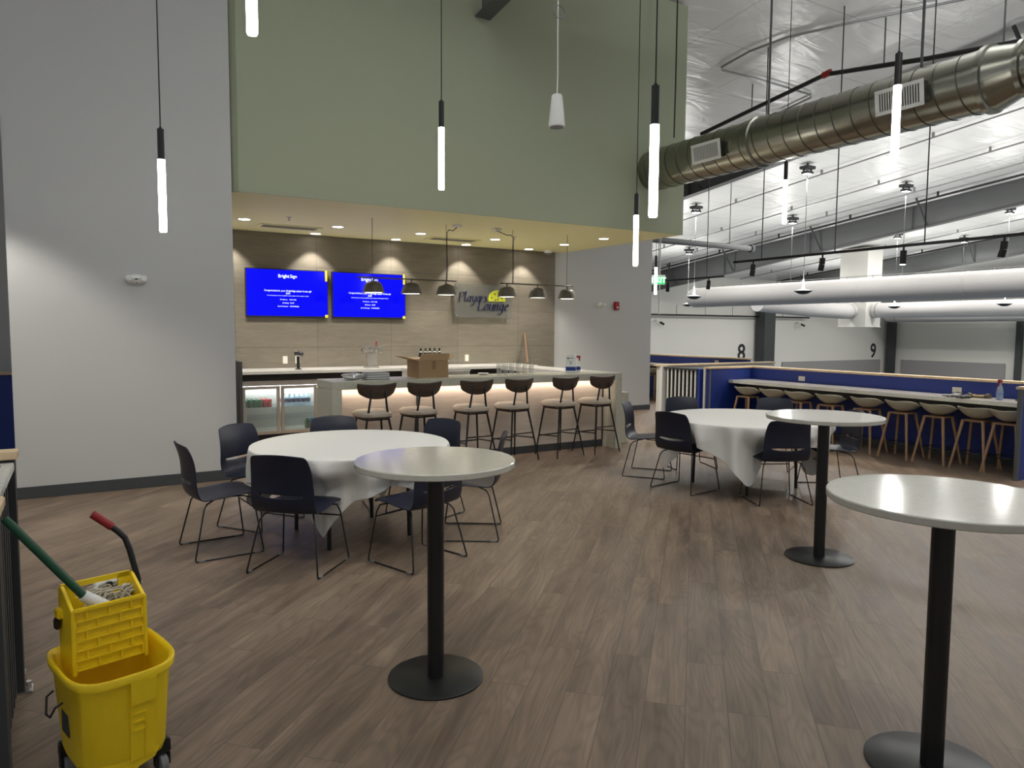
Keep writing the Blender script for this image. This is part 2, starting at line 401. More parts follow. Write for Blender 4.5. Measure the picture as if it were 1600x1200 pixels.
struct('wall_far_left', G().box(-9, 1.31, 12.5, 12.7, 0, 6.0), m_wall)

# steel frames: tapered rafters on the 9.7 m bay, columns on the hall's back wall
def rafter(x, ya, yb, da, db, label, braces=()):
    t = thing('roof_rafter', label, 'roof beam', (x, ya, roofz(ya)-.13))
    def web():
        g = G()
        for (w_, o0, o1) in ((.012, .02, None), ):
            pass
        za, zb = 0, roofz(yb)-roofz(ya)
        L = yb-ya
        g.prism([(0, -.016), (L, zb-.016), (L, zb-db+.016), (0, -da+.016)], -.008, .008, 'x')
        for top in (True, False):
            a = 0 if top else -da+.016; b = zb if top else zb-db+.016
            g.prism([(0, a), (L, b), (L, b-.016), (0, a-.016)], -.11, .11, 'x')
        k = 0
        while braces and k < len(braces):
            y = braces[k]-ya+.5; f = y/L; za_ = zb*f-.017; zb_ = zb*f-(da+(db-da)*f)+.017
            g.box(-.1, .1, y-.006, y+.006, zb_, za_); k += 1
        return g
    obj('web_and_flanges', web(), m_steel, t)
    for yy in braces:
        f = (yy-ya)/(yb-ya); zt = (roofz(yy)-roofz(ya))
        dep = da+(db-da)*f
        obj('flange_brace', G().tube([(-.75, yy-ya, zt+.06), (-.09, yy-ya, zt-dep+.06)], .035, 6), m_dsteel, t)
    return t
rafter(4.53, -6.9, 8.355, .86, .86, 'dark grey steel beam coming out of the green wall at the top of the picture')
rafter(14.2, -6.9, 27.3, .55, .5, 'steel roof beam half hidden behind the silver spiral duct', (4.9, 6.4, 9.5, 14, 19))
rafter(23.9, -6.9, 27.3, .66, .88, 'long grey steel roof beam with diagonal braces, the nearest one seen in full', (9.4, 13.6, 17.5, 21.7, 25.0))
rafter(33.6, -6.9, 27.3, .66, .88, 'grey steel roof beam farther back, above the round white duct', (12.6, 17, 21.5, 25.3))
def column(x, y, wx, wy, label, z1=3.6):
    t = thing('steel_column', label, 'column', (x, y, -1.2))
    g = G(); h = z1+1.2
    g.box(-wx/2, wx/2, -wy/2, -wy/2+.02, 0, h).box(-wx/2, wx/2, wy/2-.02, wy/2, 0, h).box(-.01, .01, -wy/2+.02, wy/2-.02, 0, h)
    g.box(-wx/2, -wx/2+.02, -wy/2+.021, wy/2-.021, 0, h)
    obj('shaft', g, m_dsteel, t); obj('base_plate', G().box(-wx/2-.1, wx/2+.1, -wy/2-.06, wy/2+.06, 0, .03), m_dsteel, t)
    obj('haunch', G().box(-wx/2-.04, wx/2+.04, -wy/2-.05, wy/2+.05, h-.25, h-.01), m_dsteel, t)
column(32.35, 27.05, .85, .6, 'wide dark steel column to the right of the numeral eight')
column(44.05, 27.05, .34, .45, 'dark steel column to the right of the numeral nine, in the hall corner', 3.2)
column(44.2, 19.85, .3, .26, 'dark steel column at the right edge of the picture', 3.3)
# purlin rows read as thin conduits and pipes under the roof
def along(x, ya, yb, dz): return [(x, ya, roofz(ya)-dz), (x, yb, roofz(yb)-dz)]
for x, dz, r, mt, lab in ((17.6, .12, .02, m_pipe, 'thin grey conduit under the roof just behind the spiral duct'),
        (20.2, .12, .022, m_pipe, 'thin grey conduit running above the nearest ceiling fixtures'),
        (22.0, .16, .02, m_pipe, 'thin grey conduit between the fixtures and the nearest roof beam'),
        (23.3, .16, .035, m_black, 'black sprinkler pipe along the top of the nearest full roof beam'),
        (33.0, .16, .04, m_black, 'black sprinkler pipe along the top of the farther roof beam'),
        (30.2, .12, .025, m_pipe, 'thin grey conduit under the far part of the roof')):
    g = G().tube(along(x, -6, 27, dz), r, 8)
    k = -5
    while k < 27: g.box(x-.03, x+.03, k-.02, k+.02, roofz(k)-dz, roofz(k)-.002); k += 3
    tag(obj('ceiling_pipe', g, mt), lab, 'pipe', 'pipes under the roof')

# ------------------------------------------------------------------ soffit details
for i, (x, y, l) in enumerate(((1.99, 10.42, 'first from the left in the front row'), (3.29, 10.44, 'second from the left in the front row'), (4.6, 10.46, 'third from the left in the front row'), (5.92, 10.46, 'fourth from the left in the front row'), (7.27, 10.42, 'fifth in the front row'),
        (7.33, 9.4, 'standing alone at the right end'), (3.23, 11.38, 'first from left in the row by the tile wall'), (4.56, 11.38, 'second from left in the row by the tile wall'), (5.86, 11.38, 'third from left in the row by the tile wall'), (7.14, 11.36, 'fourth in the row by the tile wall'))):
    t = thing('recessed_downlight', 'round soffit downlight, '+l, 'ceiling light', (x, y, 3.14), 0, 'downlights in the bar soffit')
    obj('trim_ring', G().lathe([(.075, -.001), (.075, -.006), (.095, -.004), (.095, -.001)], 28), m_white, t)
    obj('lens', G().lathe([(0, -.004), (.074, -.004), (.074, -.001)], 28), m_disc, t)
    back = y > 11
    light('downlight_beam', 'SPOT', (x, y, 3.125), 95 if back else 125, NEUT, (x, y+(.1 if back else 0), 0), spot_size=radians(88 if back else 115), spot_blend=.4, shadow_soft_size=.05)
# one more wall washer, its lens hidden by the corner of the left wall
light('downlight_beam', 'SPOT', (1.95, 11.38, 3.125), 95, NEUT, (1.95, 11.48, 0), spot_size=radians(88), spot_blend=.45, shadow_soft_size=.05)
def grille(x, y, lab, n=9):
    t = thing('air_grille', lab, 'air vent', (x, y, 3.14))
    g = G()
    for a in (-1, 1): g.box(-.44, .44, a*.16-.025, a*.16+.025, -.014, -.001, .003).box(a*.415-.025, a*.415+.025, -.135, .135, -.014, -.001, .003)
    obj('frame', g, m_soffit, t); obj('core', G().box(-.39, .39, -.135, .135, -.004, -.001), m_grille, t)
    g = G()
    for i in range(n): yy = -.12+.24*i/(n-1); g.box(-.39, .39, yy-.004, yy+.004, -.011, -.005)
    obj('blades', g, m_grille, t)
grille(2.7, 10.85, 'long return air grille in the soffit at the left end'); grille(5.34, 10.85, 'long air grille in the soffit behind the pendant wires')
for x, y, l in ((2.46, 9.9, 'left'), (6.02, 10.0, 'right')):
    t = thing('fire_sprinkler', 'small fire sprinkler head on the %s half of the bar soffit' % l, 'sprinkler', (x, y, 3.139))
    obj('escutcheon', G().lathe([(0, 0), (.035, 0), (.03, -.008), (0, -.008)], 20), m_brushed, t)
    obj('deflector', G().cyl((0, 0, -.008), (0, 0, -.045), .007, n=10).lathe([(0, -.045), (.022, -.045), (.022, -.049), (0, -.049)], 12), m_brushed, t)
t = thing('dome_camera', 'white dome camera in the corner of the soffit above the tile wall', 'security camera', (7.56, 11.35, 3.139))
obj('housing', G().lathe([(0, 0), (.075, 0), (.075, -.03), (.06, -.05), (0, -.05)], 28), m_white, t); obj('dome', G().lathe([(.05, -.05), (.045, -.075), (.025, -.09), (0, -.094)], 24), m_grey, t)

# ------------------------------------------------------------------ bar
t = thing('bar_counter', 'speckled grey quartz bar with waterfall ends and a pale front panel', 'bar', (2.42, 7.95, 0))
L = 4.15; D = .61
obj('countertop', G().box(0, L, 0, D, .98, 1.07, .004), m_top, t)
obj('waterfall_end', G().box(0, .11, 0, D, 0, .979, .004), m_top, t); obj('waterfall_end', G().box(L-.11, L, 0, D, 0, .979, .004), m_top, t)
obj('front_panel', G().box(.111, L-.111, .30, .335, .1, .979), m_cream, t)
obj('toe_kick', G().box(.111, L-.111, .29, .34, 0, .099), m_base, t)
obj('led_strip', G().box(.13, L-.13, .265, .28, .962, .978), m_led, t)
obj('panel_trim', G().box(1.14, 1.165, .285, .299, .1, .979).box(L-.125, L-.112, .28, .299, .1, .979), m_dsteel, t)
light('under_bar_glow', 'AREA', (2.42+L/2, 8.2, .955), 7, (1, .84, .72), (2.42+L/2, 8.235, .1), shape='RECTANGLE', size=L-.3, size_y=.03)
t = thing('low_bar_section', 'low quartz counter section at the right end of the bar', 'bar', (6.571, 8.3, 0))
obj('countertop', G().box(0, .42, 0, 1.3, .71, .755, .003), m_top, t); obj('end_panel', G().box(.36, .42, 0, 1.3, 0, .709, .003), m_top, t); obj('front_end', G().box(0, .359, 0, .06, 0, .709, .003), m_top, t)
t = thing('bar_return', 'quartz wing of the bar running back along its right side', 'bar', (6.05, 8.562, 0))
obj('countertop', G().box(0, .52, 0, 1.9, 1.0, 1.07, .003), m_counter, t); obj('base', G().box(.35, .5, 0, 1.9, 0, .999), m_cream, t)
t = thing('back_counter', 'long white quartz counter under the tile wall', 'counter', (1.995, 10.8, 0))
obj('countertop', G().box(0, 5.0, 0, .815, 1.0, 1.045, .003), m_counter, t)
obj('apron', G().box(0, 5.0, .12, .14, .9, .999), m_matte, t)
obj('carcass', G().box(1.72, 4.98, .15, .8, 0, .899), m_matte, t)
obj('end_panel', G().box(-.04, -.001, 0, .815, 0, 1.19), m_dsteel, t)
t = thing('work_ledge', 'raised white quartz ledge behind the bar beside the cardboard box', 'ledge', (3.75, 8.75, 0))
obj('top', G().prism([(0, 0), (.78, 0), (.86, .06), (.86, .45), (0, .45)], 1.1, 1.14), m_counter, t); obj('front', G().box(.01, .845, .061, .44, 0, 1.099), m_counter, t)

# cooler
t = thing('bottle_cooler', 'stainless back bar cooler with lit glass doors, cans and bottles inside', 'refrigerator', (2.0, 10.97, 0))
W = 1.66
g = G().box(0, W, 0, .62, .82, .895, .004)
g.box(0, W, .6, .62, .1, .819).box(0, .02, 0, .599, .1, .819).box(W-.02, W, 0, .599, .1, .819).box(.021, W-.021, 0, .599, .1, .13)
obj('body', g, m_brushed, t); obj('plinth', G().box(.02, W-.02, .03, .6, .0, .099), m_matte, t)
obj('shelf', G().box(.025, W-.025, .06, .075, .483, .4955), m_alu, t); obj('shelf_glass', G().box(.025, W-.025, .0755, .58, .488, .495), m_pane, t)
obj('lamp_strip', G().box(.05, W-.05, .3, .34, .805, .8195), m_lamp_in, t)
light('cooler_glow', 'AREA', (2.0+W/2, 11.1, .79), 22, (.92, .97, 1), (2.0+W/2, 11.3, .4), shape='RECTANGLE', size=W-.2, size_y=.04)
for i in range(3):
    a = .008+i*.55; b = a+.535
    d = obj('door', G().box(a, a+.045, -.035, -.002, .11, .815, .003).box(b-.045, b, -.035, -.002, .11, .815, .003).box(a+.046, b-.046, -.035, -.002, .11, .155, .003).box(a+.046, b-.046, -.035, -.002, .775, .815, .003), m_brushed, t)
    obj('pane', G().box(a+.046, b-.046, -.022, -.016, .156, .774), m_pane, d)
    obj('handle', G().box(a+.2, b-.2, -.05, -.036, .795, .81, .003), m_chrome, d)
def can_proto(nm, mt, lab, grp):
    p = thing(nm, lab, 'can', (0, 0, -50), 0, grp)
    obj('body', G().lathe([(0, 0), (.026, 0), (.033, .01), (.033, .108), (.027, .12), (0, .12)], 16), mt, p)
    obj('lid', G().lathe([(.026, .1205), (.027, .123), (.024, .122), (0, .1215)], 16), m_alu, p)
    return p
pg = can_proto('green_can', m_green_can, 'green drink can standing in rows on the shelf behind the left cooler door', 'green cans in the cooler')
pr = can_proto('red_can', m_red_can, 'red drink can standing in rows on the shelf behind the left cooler door', 'red cans in the cooler')
for r in range(4):
    for c in range(6):
        x = 2.07+c*.07; y = 11.07+r*.075
        place(pg if c < 4 else pr, (x, y, .4955), 0, (pg if c < 4 else pr)['label'])
pb = thing('water_bottle', 'clear water bottle with a dark blue label behind the middle cooler door', 'bottle', (0, 0, -50), 0, 'water bottles in the cooler')
obj('body', G().lathe([(0, 0), (.028, 0), (.031, .01), (.031, .12), (.026, .15), (.013, .175), (.012, .185), (0, .185)], 16), m_water, pb)
obj('label_band', G().lathe([(.0315, .06), (.0318, .062), (.0318, .11), (.0315, .112)], 16), m_label, pb)
obj('cap', G().lathe([(.0135, .178), (.0135, .2), (0, .2)], 12), m_white, pb)
for r in range(3):
    for c in range(6):
        place(pb, (2.64+c*.072, 11.07+r*.08, .4955), 0, pb['label'])
for x, mt, l in ((2.99, m_green_can, 'green'), (3.06, mat('blue_pack', (60, 130, 190), .4), 'blue')):
    tag(obj('drink_pouch', G().box(-.032, .032, -.05, .05, 0, .14, .012).box(-.02, .02, -.03, .03, .141, .165, .006), mt, None, (x, 11.12, .1305)), l+' drink pack lying at the bottom of the middle cooler door', 'drink pack')
tag(obj('milk_jug', G().lathe([(0, 0), (.05, 0), (.055, .01), (.055, .15), (.03, .2), (.02, .22), (0, .22)], 20), m_white, None, (3.2, 11.1, .4955)), 'white jug on the shelf behind the right cooler door', 'jug')

# things on the back counter
BZ = 1.0455
t = thing('tap_tower', 'slim black tap tower with a black head on the left of the back counter', 'tap', (2.86, 11.1, BZ))
obj('foot', G().lathe([(0, 0), (.05, 0), (.05, .012), (.03, .018), (0, .018)], 24), m_black, t); obj('column', G().cyl((0, 0, .018), (0, 0, .2), .024), m_black, t)
obj('head', G().tube([(-.03, .04, .235), (0, 0, .25), (.05, -.06, .232)], .03, 12), m_black, t); obj('spout', G().cyl((.03, -.05, .22), (.03, -.05, .185), .012), m_chrome, t)
obj('lever', G().tube([(0, 0, .27), (-.03, .02, .285)], .01, 8), m_chrome, t)
t = thing('beer_tower', 'stainless beer tower with a row of glass tap handles on the back counter', 'beer tap', (4.04, 11.15, BZ))
obj('column', G().box(-.085, .085, -.05, .05, .02, .25, .02, 3), m_brushed, t); obj('base_flange', G().box(-.11, .11, -.07, .07, 0, .019, .005), m_brushed, t)
obj('crossbar', G().box(-.16, .16, -.05, .05, .25, .31, .012), m_brushed, t)
obj('top_tray', G().box(-.19, .19, -.08, .08, .335, .345, .003), m_chrome, t)
for i in range(4):
    x = -.12+i*.08
    tp = obj('faucet', G().tube([(x, -.051, .3), (x, -.1, .3), (x, -.115, .25)], .012, 10), m_chrome, t)
    obj('tap_handle', G().cyl((x, -.085, .312), (x, -.085, .333), .008, .012, 10), m_chrome, tp)
obj('red_marker', G().cyl((.08, 0, .346), (.085, 0, .42), .011, .013, 12), m_red, t)
WB = 'wine bottles on the back counter'
wb = thing('wine_bottle', 'dark wine bottle', 'bottle', (0, 0, -50), 0, WB)
obj('bottle', G().lathe([(0, 0), (.034, 0), (.037, .008), (.037, .19), (.03, .215), (.014, .235), (.0135, .3), (0, .3)], 18), m_bottle, wb)
obj('neck_band', G().lathe([(.0162, .225), (.0172, .228), (.0155, .245), (.0145, .246)], 14), m_paper, wb)
obj('label_band', G().lathe([(.0374, .07), (.0376, .072), (.0376, .15), (.0374, .152)], 18), m_paper, wb)
ordn = ['leftmost', 'second from the left', 'third from the left', 'middle', 'third from the right', 'second from the right', 'rightmost']
for i in range(7):
    place(wb, (4.955+[0, .088, .17, .205, .255, .295, .345][i], 11.28+[0, 0, 0, .09, 0, .09, 0][i], BZ), 0, 'dark wine bottle behind the cardboard box, %s of the seven' % ordn[i], WB)
# wall plates
def plate(name, lab, loc, face='-y', w=.075, h=.12, cat='outlet', mt=m_offwhite):
    t = thing(name, lab, cat, loc)
    if face == '-y':
        obj('plate', G().box(-w/2, w/2, -.008, -.001, -h/2, h/2, .003), mt, t)
        obj('receptacle', G().box(-w*.24, w*.24, -.011, -.0085, -h*.3, -h*.03, .002).box(-w*.24, w*.24, -.011, -.0085, h*.03, h*.3, .002), m_white, t)
    else:
        obj('plate', G().box(-.008, -.001, -w/2, w/2, -h/2, h/2, .003), mt, t)
        obj('receptacle', G().box(-.011, -.0085, -w*.3, -w*.04, -h*.26, h*.26, .002).box(-.011, -.0085, w*.04, w*.3, -h*.26, h*.26, .002), m_grey if 0 else m_offwhite, t)
plate('wall_outlet', 'ivory outlet plate on the tile wall, leftmost, left of the black tap tower', (2.79, 11.62, 1.17))
plate('wall_outlet', 'ivory outlet plate on the tile wall half hidden by the black tap tower', (2.985, 11.62, 1.17))
plate('wall_outlet', 'ivory outlet plate on the tile wall behind the flap of the cardboard box', (5.6, 11.62, 1.16))
plate('wall_outlet', 'ivory outlet plate on the tile wall to the right of the wine bottles', (6.0, 11.62, 1.155))
tag(obj('broom_stick', G().cyl((7.03, 11.2, BZ+.012), (7.2, 11.585, 1.6), .02, .02, 14), mat('brown_wood_stick', (112, 82, 56), .6)), 'brown wooden stick leaning on the right end of the tile wall', 'stick')

# things on the bar top
CZ = 1.0705
t = thing('cardboard_box', 'open brown cardboard box with flaps up on the bar', 'box', (3.56, 8.17, CZ))
g = G(); X, Y, Z = .40, .36, .21; e = .005
g.box(0, X, 0, e, 0, Z).box(0, X, Y-e, Y, 0, Z).box(0, e, e, Y-e, 0, Z).box(X-e, X, e, Y-e, 0, Z).box(e, X-e, e, Y-e, 0, e)
obj('carton', g, m_card, t)
def flap(p, d, w=.004):
    g = G(); P = [Vector(q) for q in p]; n = (P[1]-P[0]).cross(P[3]-P[0]).normalized()*w
    lo = [g._v(q) for q in P]; hi = [g._v(q+n) for q in P]
    g.bm.faces.new(lo); g.bm.faces.new(hi)
    for i in range(4): g.bm.faces.new((lo[i], lo[(i+1) % 4], hi[(i+1) % 4], hi[i]))
    return g
f = obj('front_flap', flap([(0, 0, Z+.002), (X, 0, Z+.002), (X+.04, .03, Z+.085), (.05, .03, Z+.085)], 0), m_card, t)
obj('shipping_label', flap([(X-.06, .012, Z+.036), (X-.0, .012, Z+.036), (X+.006, .016, Z+.05), (X-.052, .016, Z+.05)], 0, -.008), m_paper, f)
obj('side_flap', flap([(0, 0, Z+.002), (0, Y, Z+.002), (-.18, Y, Z+.05), (-.18, .02, Z+.05)], 0), m_card_in, t)
obj('side_flap', flap([(X, .02, Z+.002), (X, Y, Z+.002), (X+.11, Y, Z+.06), (X+.11, .04, Z+.06)], 0), m_card_in, t)
obj('back_flap', flap([(0, Y, Z+.002), (X, Y, Z+.002), (X-.03, Y+.13, Z+.02), (.03, Y+.13, Z+.02)], 0), m_card_in, t)
obj('tape', G().box(X*.45, X*.45+.05, -.002, -.0005, Z*.5, Z).box(-.002, -.0005, Y*.4, Y*.4+.06, Z*.35, Z*.7), m_tape, t)
t = thing('placemat_stack', 'stack of white and grey sheets beside a plastic bag on the bar', 'stack of sheets', (3.02, 8.2, CZ))
random.seed(3)
for i in range(7):
    a = random.uniform(-.05, .05)
    obj('sheet', G().box(-.14, .14, -.1, .1, i*.0125, i*.0125+.011, .003, mat=Matrix.Rotation(a, 4, 'Z')), m_paper if i % 2 else m_grey, t)
bag = G()
def bagp(i, j):
    a = 2*pi*i/20; z = j/8; r = (.1*(1-(2*z-1)**2)**.5+.01)*(1+.22*sin(3*a+z*5)+.12*sin(7*a-2*z))
    return (r*cos(a)*1.15, r*sin(a)*.8, z*.085)
bag.grid(bagp, 20, 9, close_u=True)
tag(obj('plastic_bag', bag, m_wrap, None, (2.74, 8.2, CZ), solid=.001), 'crumpled clear plastic bag at the left of the sheet stack', 'bag')
gl = thing('drinking_glass', 'x', 'glass', (0, 0, -50), 0, 'clear glasses on the bar')
obj('tumbler', G().lathe([(0, 0), (.034, 0), (.041, .15), (.038, .15), (.031, .012), (0, .012)], 24), m_glass, gl)
for i, x in enumerate((4.745, 4.845, 4.95, 5.06, 5.17, 5.28)):
    place(gl, (x, 8.26+.012*i, CZ), 0, 'clear straight glass on the bar, %s of the row of six' % ('leftmost', 'second from left', 'third from left', 'fourth from left', 'fifth from left', 'rightmost')[i])
tag(obj('small_dish', G().lathe([(0, 0), (.05, 0), (.075, .02), (.07, .022), (.048, .006), (0, .006)], 24), m_white, None, (4.6, 8.43, CZ)), 'small white dish to the left of the glasses', 'dish')
t = thing('cleaner_box', 'white carton with blue label panels on the right end of the bar', 'carton', (5.93, 8.3, CZ), radians(-38))
obj('carton', G().box(-.075, .075, -.055, .055, 0, .235, .008), m_white, t)
obj('blue_panel', G().box(-.07, .07, -.057, -.0555, .03, .085).box(.0755, .077, -.05, .05, .03, .085), m_blue, t)
obj('printing', G().box(-.055, -.02, -.057, -.0555, .19, .215).box(-.01, .04, -.057, -.0555, .2, .212).box(-.05, .03, -.057, -.0555, .16, .166).box(-.015, .012, -.057, -.0555, .125, .145), m_grey, t)
obj('top_fold', G().prism([(-.075, .2351), (.075, .2351), (.04, .262), (-.01, .25)], -.05, .05, 'y'), m_white, t)
t = thing('spray_bottle', 'white spray bottle with a red trigger behind the carton on the bar', 'spray bottle', (6.1, 8.37, CZ))
obj('bottle', G().lathe([(0, 0), (.035, 0), (.038, .01), (.038, .1), (.018, .16), (.014, .2), (0, .2)], 20), m_white, t); obj('trigger', G().box(-.012, .012, -.05, .035, .201, .235, .006).box(-.008, .008, -.045, -.03, .165, .2, .003), m_red, t)
obj('label_patch', G().lathe([(.0385, .03), (.0388, .031), (.0388, .08), (.0385, .081)], 20), m_blue, t)

# ------------------------------------------------------------------ screens, sign, text
def text_mesh(name, body, size, mt, parent, M, extrude=.001, shear=0, align='CENTER', offset=0, spacing=1):
    cu = bpy.data.curves.new(name, 'FONT'); cu.body = body; cu.size = size; cu.align_x = align; cu.align_y = 'CENTER'
    cu.extrude = extrude; cu.shear = shear; cu.offset = offset; cu.space_character = spacing
    to = bpy.data.objects.new(name+'_source', cu); COL.objects.link(to)
    bpy.context.view_layer.update()
    me = bpy.data.meshes.new_from_object(to.evaluated_get(bpy.context.evaluated_depsgraph_get()))
    bpy.data.objects.remove(to); me.name = name; me.transform(M); me.materials.clear(); me.materials.append(mt)
    o = bpy.data.objects.new(name, me); COL.objects.link(o)
    if parent is not None: o.parent = parent
    return o
FACE_Y = Matrix.Rotation(radians(90), 4, 'X')
def screen(xa, xb, lab, k):
    w = xb-xa; h = .75
    t = thing('wall_screen', lab, 'television', (xa, 11.62, 1.83), 0, 'screens on the tile wall')
    obj('housing', G().box(0, w, -.07, -.012, 0, h, .006), m_matte, t)
    obj('bracket', G().box(w*.3, w*.7, -.0115, -.001, h*.3, h*.7), m_matte, t)
    obj('display', G().box(.012, w-.012, -.0725, -.0705, .028, h-.012), m_screen, t)
    def tx(s, size, x, z, mt=m_screentext, off=0):
        return text_mesh('screen_text', s, size, mt, t, Matrix.Translation((x, -.0735, z)) @ FACE_Y, .0004, offset=off)
    c = w*.5
    tx('Bright', .07, c-.066, h*.855, off=.0014); tx('Sign', .07, c+.086, h*.855)
    tx('Congratulations, your BrightSign player is set up!', .0365, c, h*.555, off=.0005)
    obj('screen_mark', G().box(c-.035, c+.03, -.0745, -.0735, h*.485, h*.522), m_screengrey, t)
    tx('For instructions on how to publish to your player see the support article', .0215, c, h*.455)
    tx('IP address   10.0.1.206', .027, c, h*.375); tx('ID Setup   BLAP', .027, c, h*.305); tx('Serial Number   XDX000000', .027, c, h*.235)
    obj('corner_sticker', G().box(w-.05, w-.012, -.0752, -.074, h-.165, h+.005).box(w-.055, w-.008, -.0752, -.074, .008, .055), m_yellowtag, t)
    return t
screen(2.205, 3.468, 'left wall screen showing blue with white text', 0)
screen(3.535, 4.798, 'right wall screen showing blue, partly behind a pendant shade', 1)

GL = {'P': (1.0, [[(0, 0), (0, 1.62)], [(-.12, 1.58), (.35, 1.68), (.8, 1.5), (.82, 1.15), (.5, .85), (0, .82)], [(-.22, 0), (.25, 0)]]),
 'l': (.38, [[(-.08, 1.7), (0, 1.75), (0, .2), (.12, 0), (.28, .08)]]),
 'a': (.86, [[(.62, .92), (.3, 1), (.02, .55), (.1, .06), (.32, .05), (.6, .55)], [(.64, 1), (.6, .2), (.7, 0), (.86, .1)]]),
 'y': (.84, [[(-.06, .95), (.06, .98), (.1, .3), (.3, .05), (.6, .45), (.7, 1)], [(.7, 1), (.58, -.1), (.3, -.58), (-.05, -.6)]]),
 'e': (.68, [[(.04, .48), (.4, .55), (.56, .8), (.4, 1), (.14, .8), (.03, .35), (.2, .02), (.58, .16)]]),
 'r': (.58, [[(-.05, .95), (.02, 1), (.02, 0)], [(.02, .55), (.25, .95), (.5, .96)]]),
 's': (.6, [[(.5, .88), (.28, 1), (.06, .8), (.42, .36), (.3, .02), (-.02, .1)]]),
 'L': (.95, [[(0, 1.65), (0, 0)], [(-.15, 0), (.8, 0), (.86, .3)], [(-.2, 1.65), (.28, 1.65)]]),
 'o': (.8, [[(.35, 1), (.06, .65), (.08, .15), (.33, 0), (.62, .35), (.6, .85), (.35, 1)]]),
 'u': (.82, [[(-.05, .95), (.04, .98), (.04, .25), (.2, .02), (.5, .3), (.62, .98)], [(.62, 1), (.6, .15), (.76, .02)]]),
 'n': (.82, [[(-.05, .95), (.02, 1), (.02, 0)], [(.02, .5), (.3, .96), (.54, .9), (.55, .15), (.7, .02)]]),
 'g': (.8, [[(.58, .92), (.28, 1), (.04, .55), (.14, .1), (.36, .1), (.58, .55)], [(.62, 1), (.56, -.2), (.3, -.6), (-.05, -.5)]])}
def smooth_path(p, k=5):
    if len(p) < 3: return p
    out = []
    for i in range(len(p)-1):
        a = p[max(i-1, 0)]; b = p[i]; c = p[i+1]; d = p[min(i+2, len(p)-1)]
        for j in range(k):
            t_ = j/k
            out.append(tuple(.5*((2*b[q])+(c[q]-a[q])*t_+(2*a[q]-5*b[q]+4*c[q]-d[q])*t_**2+(3*b[q]-a[q]-3*c[q]+d[q])*t_**3) for q in (0, 1)))
    return out+[p[-1]]
def nib_word(word, x0, z0, width, y0, y1, nib=.075):
    g = G(); tot = sum(GL[c][0]+.13 for c in word)-.13; s = width/tot; x = 0
    nx, nz = nib*cos(radians(25)), nib*sin(radians(25))
    for ch in word:
        adv, strokes = GL[ch]
        for st in strokes:
            P = smooth_path(st)
            for a, b in zip(P, P[1:]):
                q = [(a[0]-nx, a[1]-nz), (a[0]+nx, a[1]+nz), (b[0]+nx, b[1]+nz), (b[0]-nx, b[1]-nz)]
                q = [((x+u+.2*v)*s+x0, v*s*1.0+z0) for u, v in q]
                try: g.prism(q, y0, y1, 'y')
                except ValueError: pass
        x += adv+.13
    return g
t = thing('lounge_sign', 'clear acrylic sign reading Players Lounge with a lime half ball', 'sign', (5.71, 11.62, 1.875))
obj('acrylic_panel', G().box(0, 1.15, -.1, -.09, 0, .595, .002), m_acrylic, t)
for x in (.035, 1.115):
    for z in (.04, .555): obj('standoff', G().cyl((x, -.108, z), (x, -.001, z), .017, n=16), m_chrome, t)
obj('lettering', nib_word('Players', .075, .285, .56, -.125, -.101), m_navyink, t); obj('lettering', nib_word('Lounge', .46, .135, .62, -.125, -.101), m_navyink, t)
hb = [(.67+.0, .3)]+[(.845-.175*cos(a*pi/24), .3+.2*sin(a*pi/24)) for a in range(0, 25)]
obj('half_ball', G().prism(hb[1:], -.12, -.101, 'y'), m_lime, t)
g = G()
for x, z in ((.735, .36), (.8, .43), (.865, .34), (.945, .36), (.87, .46), (.81, .325)):
    g.prism([(x+.016*cos(a*pi/5), z+.016*sin(a*pi/5)) for a in range(10)], -.1225, -.1205, 'y')
obj('ball_holes', g, m_taupe, t)

# ------------------------------------------------------------------ wall devices
def emergency(lab, loc):
    t = thing('emergency_light', lab, 'emergency light', loc)
    def el(i, j):
        a = 2*pi*i/32; k = j/5; r = cos(k*pi/2)
        return (.1*(.15+.85*r)*cos(a), -.001-.055*sin(k*pi/2), .052*(.15+.85*r)*sin(a))
    g = G().grid(el, 32, 6, close_u=True); obj('housing', g, m_white, t)
    for s in (-1, 1):
        obj('lamp', G().tube([(s*.062, -.03, .014), (s*.068, -.085, .012)], [.024, .027], 18), m_white, t)
    obj('test_button', G().cyl((0, -.05, -.038), (0, -.058, -.038), .006, n=10), m_grey, t)
emergency('oval white emergency light on the big grey left wall', (.53, 8.37, 2.155)); emergency('oval white emergency light on the wall right of the bar, beside the red alarm', (9.02, 11.66, 2.17))
t = thing('fire_alarm', 'red fire alarm strobe on the white wall right of the bar', 'fire alarm', (9.43, 11.66, 2.16))
obj('housing', G().box(-.06, .06, -.05, -.001, -.085, .085, .01), m_firered, t); obj('strobe', G().box(-.025, .025, -.065, -.051, -.05, -.015, .006), m_white, t)

